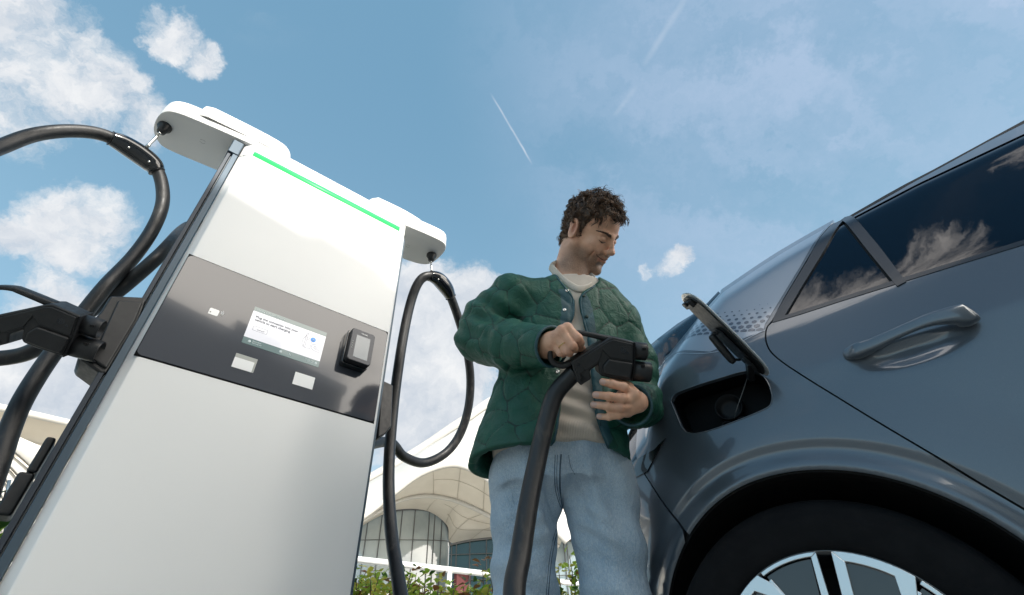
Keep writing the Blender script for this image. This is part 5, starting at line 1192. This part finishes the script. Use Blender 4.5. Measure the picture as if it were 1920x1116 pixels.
# ------------- clothes
vd_ = ray(1080, 700)                                    # direction used to lay out the jacket's opening
ex_ = np.cross(vd_, CZ); ex_ /= np.linalg.norm(ex_); ey_ = np.cross(ex_, vd_)
XB = np.array([math.sin(R(82)), math.cos(R(82)), 0]); YB = np.array([-XB[1], XB[0], 0])
def rowsdf(F_, rows, k=.03, ext=.0, neg=False):
    """rows: (centre xyz, half width, half depth) from bottom to top; elliptical sections lofted in z"""
    zc = np.array([r_[0][2] for r_ in rows]); cx = np.array([r_[0][0] for r_ in rows]); cy = np.array([r_[0][1] for r_ in rows]); a = np.array([r_[1] for r_ in rows]) + ext; b = np.array([r_[2] for r_ in rows]) + ext
    def fn(G):
        z_ = G[..., 2]; X_ = G[..., 0] - np.interp(z_, zc, cx); Y_ = G[..., 1] - np.interp(z_, zc, cy); A_ = np.interp(z_, zc, a); B2 = np.interp(z_, zc, b)
        u_ = X_ * XB[0] + Y_ * XB[1]; v_ = X_ * YB[0] + Y_ * YB[1]; q = (np.abs(u_ / A_) ** 2.4 + np.abs(v_ / B2) ** 2.4) ** (1 / 2.4); d = (q - 1) * np.minimum(A_, B2)
        return np.maximum(d, np.maximum(zc[0] - z_, z_ - zc[-1]))
    lo = np.array([cx.min() - a.max(), cy.min() - a.max(), zc[0]]); hi = np.array([cx.max() + a.max(), cy.max() + a.max(), zc[-1]]); F_.op(lo, hi, fn, k, neg)
def rw(u, v, s, a, b): return (at(u, v, s), a, b)
T_ROWS = [rw(1031, 872, 1.385, .218, .140), rw(1038, 800, 1.43, .206, .136), rw(1052, 720, 1.47, .192, .130), rw(1064, 640, 1.52, .182, .125), rw(1070, 590, 1.56, .175, .115), rw(1074, 556, 1.575, .15, .09), rw(1078, 536, 1.585, .09, .065)]
# jacket
J = Field(ar(-.26, .50, .0045), ar(.88, 1.60, .0045), ar(.78, 1.50, .0045), .06)
rowsdf(J, T_ROWS)
J.cap(NB + CZ * -.035, SHR, .050, .068, .05).cap(NB + CZ * -.035, SHL, .050, .062, .05)
eR = at(903, 636, 1.49)
J.chain([SHR + CZ * -.01, at(915, 600, 1.51), eR], [.070, .072, .072], .03); J.chain([eR, at(965, 648, 1.36), at(1035, 650, 1.235)], [.074, .067, .052], .02)
J.chain([SHL - CZ * .01, at(1188, 680, 1.55), ELL], [.064, .068, .066], .03); J.chain([ELL, at(1190, 758, 1.38), at(1178, 760, 1.27)], [.068, .058, .050], .02)
# sleeve ends: cut flat, hollow
cuR = at(1035, 650, 1.235); dR = cuR - at(965, 648, 1.36); dR /= np.linalg.norm(dR)
J.cap(cuR - dR * .012, cuR + dR * .10, .043, .048, .004, True); J.op(cuR - .12, cuR + .12, lambda G: np.maximum(-((G - cuR) @ dR) - .0, np.linalg.norm(G - cuR, axis=-1) - .11), .006, True)
cuL = at(1178, 760, 1.27); dL = c6(900, 830, 1.29) - at(1192, 758, 1.33); dL /= np.linalg.norm(dL); cuL = at(1184, 760, 1.27)
J.op(cuL - .12, cuL + .12, lambda G: np.maximum(-((G - cuL) @ dL), np.linalg.norm(G - cuL, axis=-1) - .10), .006, True); J.cap(cuL - dL * .02, cuL + dL * .10, .040, .046, .004, True)
# carve the neck and the opening
OPN = [(1031, 494), (1048, 522), (1066, 543), (1077, 562), (1077, 590), (1068, 612), (1056, 650), (1050, 700), (1053, 745), (1048, 790), (1040, 828), (1030, 843), (1010, 852), (1010, 950), (1240, 960), (1218, 905), (1192, 886), (1165, 868), (1140, 840), (1122, 795), (1113, 750), (1108, 700), (1104, 650), (1097, 615), (1089, 585), (1086, 562), (1092, 549), (1103, 541), (1114, 534), (1122, 528), (1100, 440), (1030, 440)]
def plane2(u, v, s=1.42): p = at(u, v, s); return p @ ex_, p @ ey_
OP2 = np.array([plane2(u, v, np.interp(v, [494, 860], [1.40, 1.26])) for u, v in OPN])
def polysdf(Q, P):
    d = np.full(Q.shape[:-1], 9., np.float32); ins = np.zeros(Q.shape[:-1], bool); j = len(P) - 1
    for i in range(len(P)):
        a, b = P[j], P[i]; e = b - a; w_ = Q - a; t = np.clip((w_ @ e) / (e @ e), 0, 1); q = w_ - t[..., None] * e; d = np.minimum(d, (q ** 2).sum(-1))
        c_ = ((a[1] > Q[..., 1]) != (b[1] > Q[..., 1])) & (Q[..., 0] < (b[0] - a[0]) * (Q[..., 1] - a[1]) / (b[1] - a[1] + 1e-12) + a[0]); ins ^= c_; j = i
    return np.sqrt(d) * np.where(ins, -1, 1)
# true perspective layout of the opening on the chest, limited to the front half of the torso
def carve(G):
    q = (G - CAM) @ CM; u_ = PX + FPX * q[..., 0] / -q[..., 2]; v_ = PY - FPX * q[..., 1] / -q[..., 2]; d = polysdf(np.stack([u_, v_], -1), np.array(OPN, float)) * (-q[..., 2]) / FPX
    zc = np.array([r_[0][2] for r_ in T_ROWS]); cy = np.array([r_[0][1] for r_ in T_ROWS]); back_ = (G[..., 1] - np.interp(G[..., 2], zc, cy)) + .0
    return np.maximum(d, back_)
J.op((-.1, .95, .75), (.5, 1.45, 1.5), carve, .010, True, 0.)
J.cap(hp3(-.03, 0, -.05), NB - CZ * .03, .064, .070, .01, True)
rowsdf(J, [(r_[0], r_[1] - .024, r_[2] - .024) for r_ in T_ROWS[:4]], .006, neg=True)      # hollow inside, open at the hem
V, F = J.mesh(); V = relax(V, F, 2, .5); N = vnorm(V, F)
rg = np.random.default_rng(12)
def waves(P, dirs, seed, n=6):
    r2 = np.random.default_rng(seed); o_ = np.zeros(len(P))
    for _ in range(n): o_ += np.sin(P @ (dirs * r2.uniform(.6, 1.5, 3) + r2.normal(size=3) * 6) + r2.uniform(0, 6.28))
    return o_ / n
# curved quilting: cells with wavy stitched borders
Pw = V + .021 * np.stack([waves(V, np.array([14, 34, 42.]), 31), waves(V, np.array([38, 16, 30.]), 32), waves(V, np.array([20, 20, 12.]), 33)], 1)
sd_pts = []; cand = rg.permutation(len(V))[:6000]
for i in cand:
    p = Pw[i]
    if all(np.sum((p - q) ** 2) > .064 ** 2 for q in sd_pts): sd_pts.append(p)
sd_pts = np.array(sd_pts); F1_ = np.full(len(V), 9.); F2_ = F1_.copy()
for q in sd_pts:
    d = np.linalg.norm((Pw - q) * (1, 1, .85), axis=1); F2_ = np.minimum(F2_, np.maximum(F1_, d)); F1_ = np.minimum(F1_, d)
ed = (F2_ - F1_) / 2; V = V + N * (.0042 * (1 - np.exp(-ed / .0045)) - .0034)[:, None]
# cloth folds: rings near the elbows and soft drag lines
def folds(V, c, ax, rad, amp, fr, ph=0.):
    ax = ax / np.linalg.norm(ax); q = V - c; t = q @ ax; w_ = np.exp(-(np.linalg.norm(q, axis=1) / rad) ** 2); return amp * w_ * np.sin(t * fr + ph + 2.2 * waves(V, np.array([14, 14, 14.]), 77))
V = V + N * (folds(V, eR, SHR - eR, .13, .006, 115.) + folds(V, at(940, 560, 1.45), np.array([.6, 0, .8]), .10, .005, 95., 1.) + folds(V, ELL, SHL - ELL, .12, .005, 110.) + folds(V, at(960, 650, 1.36), dR, .10, .004, 105., 2.) + .0035 * waves(V, np.array([24, 18, 10.]), 5))[:, None]
def jackfn(t, b):
    o = oc(t); n = t.noise(o, 16, 5, .6)
    t.put(b.inputs['Base Color'], t.mix(t.smooth(n, .3, .7), (.004, .066, .042), (.007, .088, .056))); t.put(b.inputs['Roughness'], t.smooth(t.noise(o, 30, 4), .3, .7, .50, .66))
    h = t.m('ADD', t.m('MULTIPLY', t.noise(o, 38, 4, .55, 1.2), 1.), t.m('MULTIPLY', t.noise(o, 700, 2), .08)); bump(t, b, h, .6, .007)
    e_ = t.new('ShaderNodeAttribute', attribute_name='stitch').outputs['Fac']; ln_ = t.smooth(e_, .0005, .0023)
    src = b.inputs['Base Color'].links[0].from_socket; t.put(b.inputs['Base Color'], t.mix(ln_, (.002, .022, .016), src))
M['jacket'] = mat('green_quilted_nylon', (.01, .07, .05), .55, fn=jackfn)
M['facing'] = mat('teal_facing', (.020, .075, .092), .55, fn=vary((.016, .062, .078), (.028, .095, .115), 24, bscale=60, bstr=.5, bdist=.004))
q = (V - CAM) @ CM; uv_ = np.stack([PX + FPX * q[:, 0] / -q[:, 2], PY - FPX * q[:, 1] / -q[:, 2]], 1)
fac = [[(1046, 540), (1066, 543), (1079, 560), (1080, 592), (1068, 616), (1050, 640), (1048, 612), (1052, 575)], [(1088, 552), (1100, 548), (1110, 570), (1118, 610), (1124, 660), (1100, 660), (1096, 615), (1086, 575)], [(1048, 690), (1060, 690), (1062, 720), (1050, 720)], [(1106, 690), (1126, 690), (1134, 770), (1150, 825), (1140, 842), (1118, 795)]]
inz = np.zeros(len(V), bool)
for f_ in fac: inz |= inpoly(uv_, f_)
front = q[:, 2] > -1.5
inz &= (V[:, 1] < 1.22) & (np.abs(V[:, 1] - V[:, 1]) < 1)
fm = inz[F].all(1).astype(int)
jacket = part('jacket', V, F, [M['jacket'], M['facing']], body, fmat=fm)
JB = bvh(V, F)
sa_ = jacket.data.attributes.new('stitch', 'FLOAT', 'POINT'); sa_.data.foreach_set('value', ed.astype(np.float32))
def pipe(pts, r_=.0028, nm='piping', m=M['facing'], B=JB, off=.0005, par=jacket, n=8):
    L = hits(B, pts, off, n)
    if len(L) > 2:
        L = np.array(L)
        for _ in range(2): L[1:-1] = (L[:-2] + 2 * L[1:-1] + L[2:]) / 4
        MB().tube(L, r_, 8).build(nm, m, par)
pipe([(1029, 495), (1046, 523), (1063, 544), (1074, 561), (1075, 590), (1066, 612)])
pipe([(1116, 536), (1106, 543), (1095, 551), (1089, 562), (1091, 585), (1099, 615), (1104, 632)])
pipe([(1048, 745), (1046, 790), (1038, 826), (1027, 840)], .003); pipe([(1022, 843), (980, 845), (935, 840), (898, 830), (888, 818)], .0032)
pipe([(1117, 770), (1125, 800), (1144, 845), (1168, 872), (1188, 888)], .003)
for c_, d_, r_ in ((cuR, dR, .050), (cuL, dL, .0475)):
    a_ = np.cross(d_, CZ); a_ /= np.linalg.norm(a_); b2 = np.cross(d_, a_)
    MB().tube([c_ - d_ * .001 + (a_ * math.cos(t) + b2 * math.sin(t)) * r_ for t in np.linspace(0, 2 * math.pi, 33)], .0038, 8, cap=False).build('cuff_binding', M['facing'], jacket)
for (u, v) in ((1063, 545), (1058, 581), (1045, 697)):
    p, n_ = hit(JB, u, v)
    if p is not None: MB().lathe([(.0001, .0012), (.0020, .0012), (.0022, .0022), (.0052, .0020), (.0056, 0)], p, n_, 16).build('snap_button', M['steel'], jacket)
for (u, v) in ((1094, 555), (1100, 594)):
    p, n_ = hit(JB, u, v)
    if p is not None: MB().lathe([(.0001, .0022), (.0050, .0022), (.0058, 0)], p, n_, 16).build('snap_button', M['jacket'], jacket)
# shirt
Sx = Field(ar(-.16, .42, .005), ar(.96, 1.50, .005), ar(.80, 1.46, .005), .05)
rowsdf(Sx, [(T_ROWS[0][0] + CZ * .022 + XB * .018, .170, .110), (T_ROWS[1][0] + XB * .006, .178, .115)] + [(r_[0], r_[1] - .022, r_[2] - .014) for r_ in T_ROWS[2:-1]] + [(T_ROWS[-1][0], .080, .058)])
Sx.cap(NB - CZ * .035, SHR, .05, .05, .04).cap(NB - CZ * .035, SHL, .05, .05, .04)
Sx.cap(hp3(-.03, 0, -.05), NB - CZ * .02, .058, .060, .006, True)
V, F = Sx.mesh(); V = relax(V, F, 2); N = vnorm(V, F)
V = V + N * (.0035 * waves(V, np.array([20, 10, 34.]), 8) + folds(V, at(1085, 765, 1.30), np.array([.2, 0, 1.]), .10, .006, 120.))[:, None]
def knitfn(t, b):
    o = oc(t); sp_ = t.new('ShaderNodeSeparateXYZ', {'Vector': o}); a = t.m('SINE', t.m('MULTIPLY', sp_.outputs[0], 1500.)); c_ = t.smooth(sp_.outputs[2], .925, .915)
    t.put(b.inputs['Base Color'], t.mix(t.smooth(t.noise(o, 12, 4), .3, .7), (.50, .44, .38), (.58, .52, .45)))
    h = t.m('ADD', t.m('MULTIPLY', t.m('MULTIPLY', a, c_), .35), t.m('MULTIPLY', t.noise(o, 600, 3), .25)); bump(t, b, h, .6, .0016); b.inputs['Sheen Weight'].default_value = .2
M['knit'] = mat('cream_knit', (.55, .5, .43), .85, fn=knitfn)
M['knit2'] = mat('cream_ribbed_collar', (.58, .53, .47), .85, fn=vary((.54, .49, .43), (.60, .55, .48), 30, bscale=500, bstr=.4))
shirt = part('shirt', V, F, M['knit'], body)
# collar band: follows the neck opening
nd = (HC - NB) / np.linalg.norm(HC - NB); a_ = np.cross(nd, CM[:, 0]); a_ /= np.linalg.norm(a_)
colr = [(1032, 499, 1.565), (1045, 515, 1.53), (1062, 530, 1.500), (1082, 541, 1.485), (1098, 541, 1.50), (1109, 534, 1.54), (1112, 522, 1.60), (1088, 508, 1.66), (1050, 494, 1.64)]
cc = spline(colr + colr[:1], 8); CL = np.array([at(*p) for p in cc])
V = []; n = 10
for i in range(len(CL)):
    tg = CL[(i + 1) % (len(CL) - 1)] - CL[i - 1 if i else len(CL) - 2]; tg /= np.linalg.norm(tg); up_ = nd - tg * (nd @ tg); up_ /= np.linalg.norm(up_); ot = np.cross(tg, up_)
    for k in range(n): an = 2 * math.pi * k / n; V.append(CL[i] + up_ * .0115 * math.sin(an) + ot * .0034 * math.cos(an))
part('collar', V, [(i * n + k, i * n + (k + 1) % n, (i + 1) * n + (k + 1) % n, (i + 1) * n + k) for i in range(len(CL) - 1) for k in range(n)], M['knit2'], shirt)
# jeans
Q = Field(ar(-.20, .46, .0055), ar(1.0, 1.62, .0055), ar(.03, 1.0, .0055), .06)
rowsdf(Q, [rw(1055, 925, 1.42, .188, .125), rw(1052, 880, 1.42, .188, .122), rw(1052, 838, 1.42, .176, .112)], .05)
hr, hl2 = at(985, 905, 1.43), at(1124, 912, 1.44); kr = at(984, 1116, 1.42); kl = at(1156, 1116, 1.43)
Q.chain([hr, kr, np.array([kr[0] - .01, kr[1] + .02, .35]), np.array([AR_[0], AR_[1], .06])], [.098, .078, .078, .082], .02)
Q.chain([hl2, kl, np.array([kl[0] + .01, kl[1] + .02, .35]), np.array([AL_[0], AL_[1], .06])], [.100, .080, .078, .082], .02)
V, F = Q.mesh(); V = relax(V, F, 3); N = vnorm(V, F); crp = at(1055, 950, 1.33)
V = V + N * (folds(V, crp, np.array([1, 0, .25]), .16, .0085, 82., .6) + folds(V, at(1000, 1100, 1.36), np.array([.3, 0, 1.]), .17, .0085, 64.) + folds(V, at(1160, 1020, 1.36), np.array([.5, 0, 1.]), .17, .0080, 58.) + folds(V, crp, np.array([.9, 0, .45]), .085, .0035, 210., 1.) + folds(V, at(1010, 975, 1.33), np.array([-.5, 0, 1.]), .08, .0032, 170.) + folds(V, at(1110, 985, 1.34), np.array([.6, 0, 1.]), .08, .0032, 180., 2.) + .0030 * waves(V, np.array([22, 8, 10.]), 15))[:, None]
def denimfn(t, b):
    o = oc(t); n = t.noise(o, 7, 6, .62); f = t.noise(t.v('MULTIPLY', o, (1, 1, .25)), 420, 3, .6); w2 = t.noise(t.v('MULTIPLY', o, (.35, 1, 1)), 650, 2)
    c_ = t.mix(t.smooth(n, .34, .66), (.33, .46, .60), (.46, .58, .70)); c_ = t.mix(t.m('MULTIPLY', t.smooth(f, .4, .65), .5), c_, (.66, .74, .79)); c_ = t.mix(t.m('MULTIPLY', t.smooth(w2, .45, .65), .20), c_, (.10, .17, .25))
    t.put(b.inputs['Base Color'], c_); bump(t, b, t.m('ADD', f, t.m('MULTIPLY', t.noise(t.v('MULTIPLY', o, (1.6, 1, .6)), 16, 4, .6, 1.2), 3.)), .6, .005)
M['denim'] = mat('light_washed_denim', (.28, .36, .44), .85, fn=denimfn)
M['seamthread'] = mat('denim_seam', (.06, .10, .15), .9)
jeans = part('jeans', V, F, M['denim'], body); QB = bvh(V, F)
for pts, r_ in (([(1052, 852), (1050, 880), (1050, 915), (1053, 945), (1057, 966)], .0022), ([(1041, 853), (1040, 885), (1041, 915), (1047, 940), (1055, 958)], .0010), ([(1045, 853), (1044, 885), (1045, 915), (1050, 940)], .0008), ([(1056, 968), (1044, 1000), (1034, 1050), (1028, 1116)], .0013), ([(1053, 968), (1040, 1000), (1030, 1050), (1024, 1116)], .0008),
                ([(1066, 853), (1070, 875), (1078, 890)], .0006)):
    L = hits(QB, pts, .0002)
    if len(L) > 2: MB().tube(L, r_, 6).build('stitching', M['seamthread'], jeans)
for a_, s_ in ((AR_, -1), (AL_, 1)):
    Z_ = Field(ar(a_[0] - .08, a_[0] + .08, .006), ar(a_[1] - .28, a_[1] + .10, .006), ar(-.01, .16, .006), .05)
    Z_.cap(a_ + (0, .03, -.05), a_ + (0, -.17, -.062), .042, .040, .02); Z_.cap(a_ + (0, .0, .0), a_ + (0, -.06, -.03), .045, .04, .03); Z_.op((a_[0] - .1, a_[1] - .3, -.05), (a_[0] + .1, a_[1] + .2, 0), lambda G: G[..., 2] - .002, .004, True)
    Vs, Fs = Z_.mesh(); part('sneaker', Vs, Fs, mat('white_sneaker', (.6, .6, .58), .6), body)
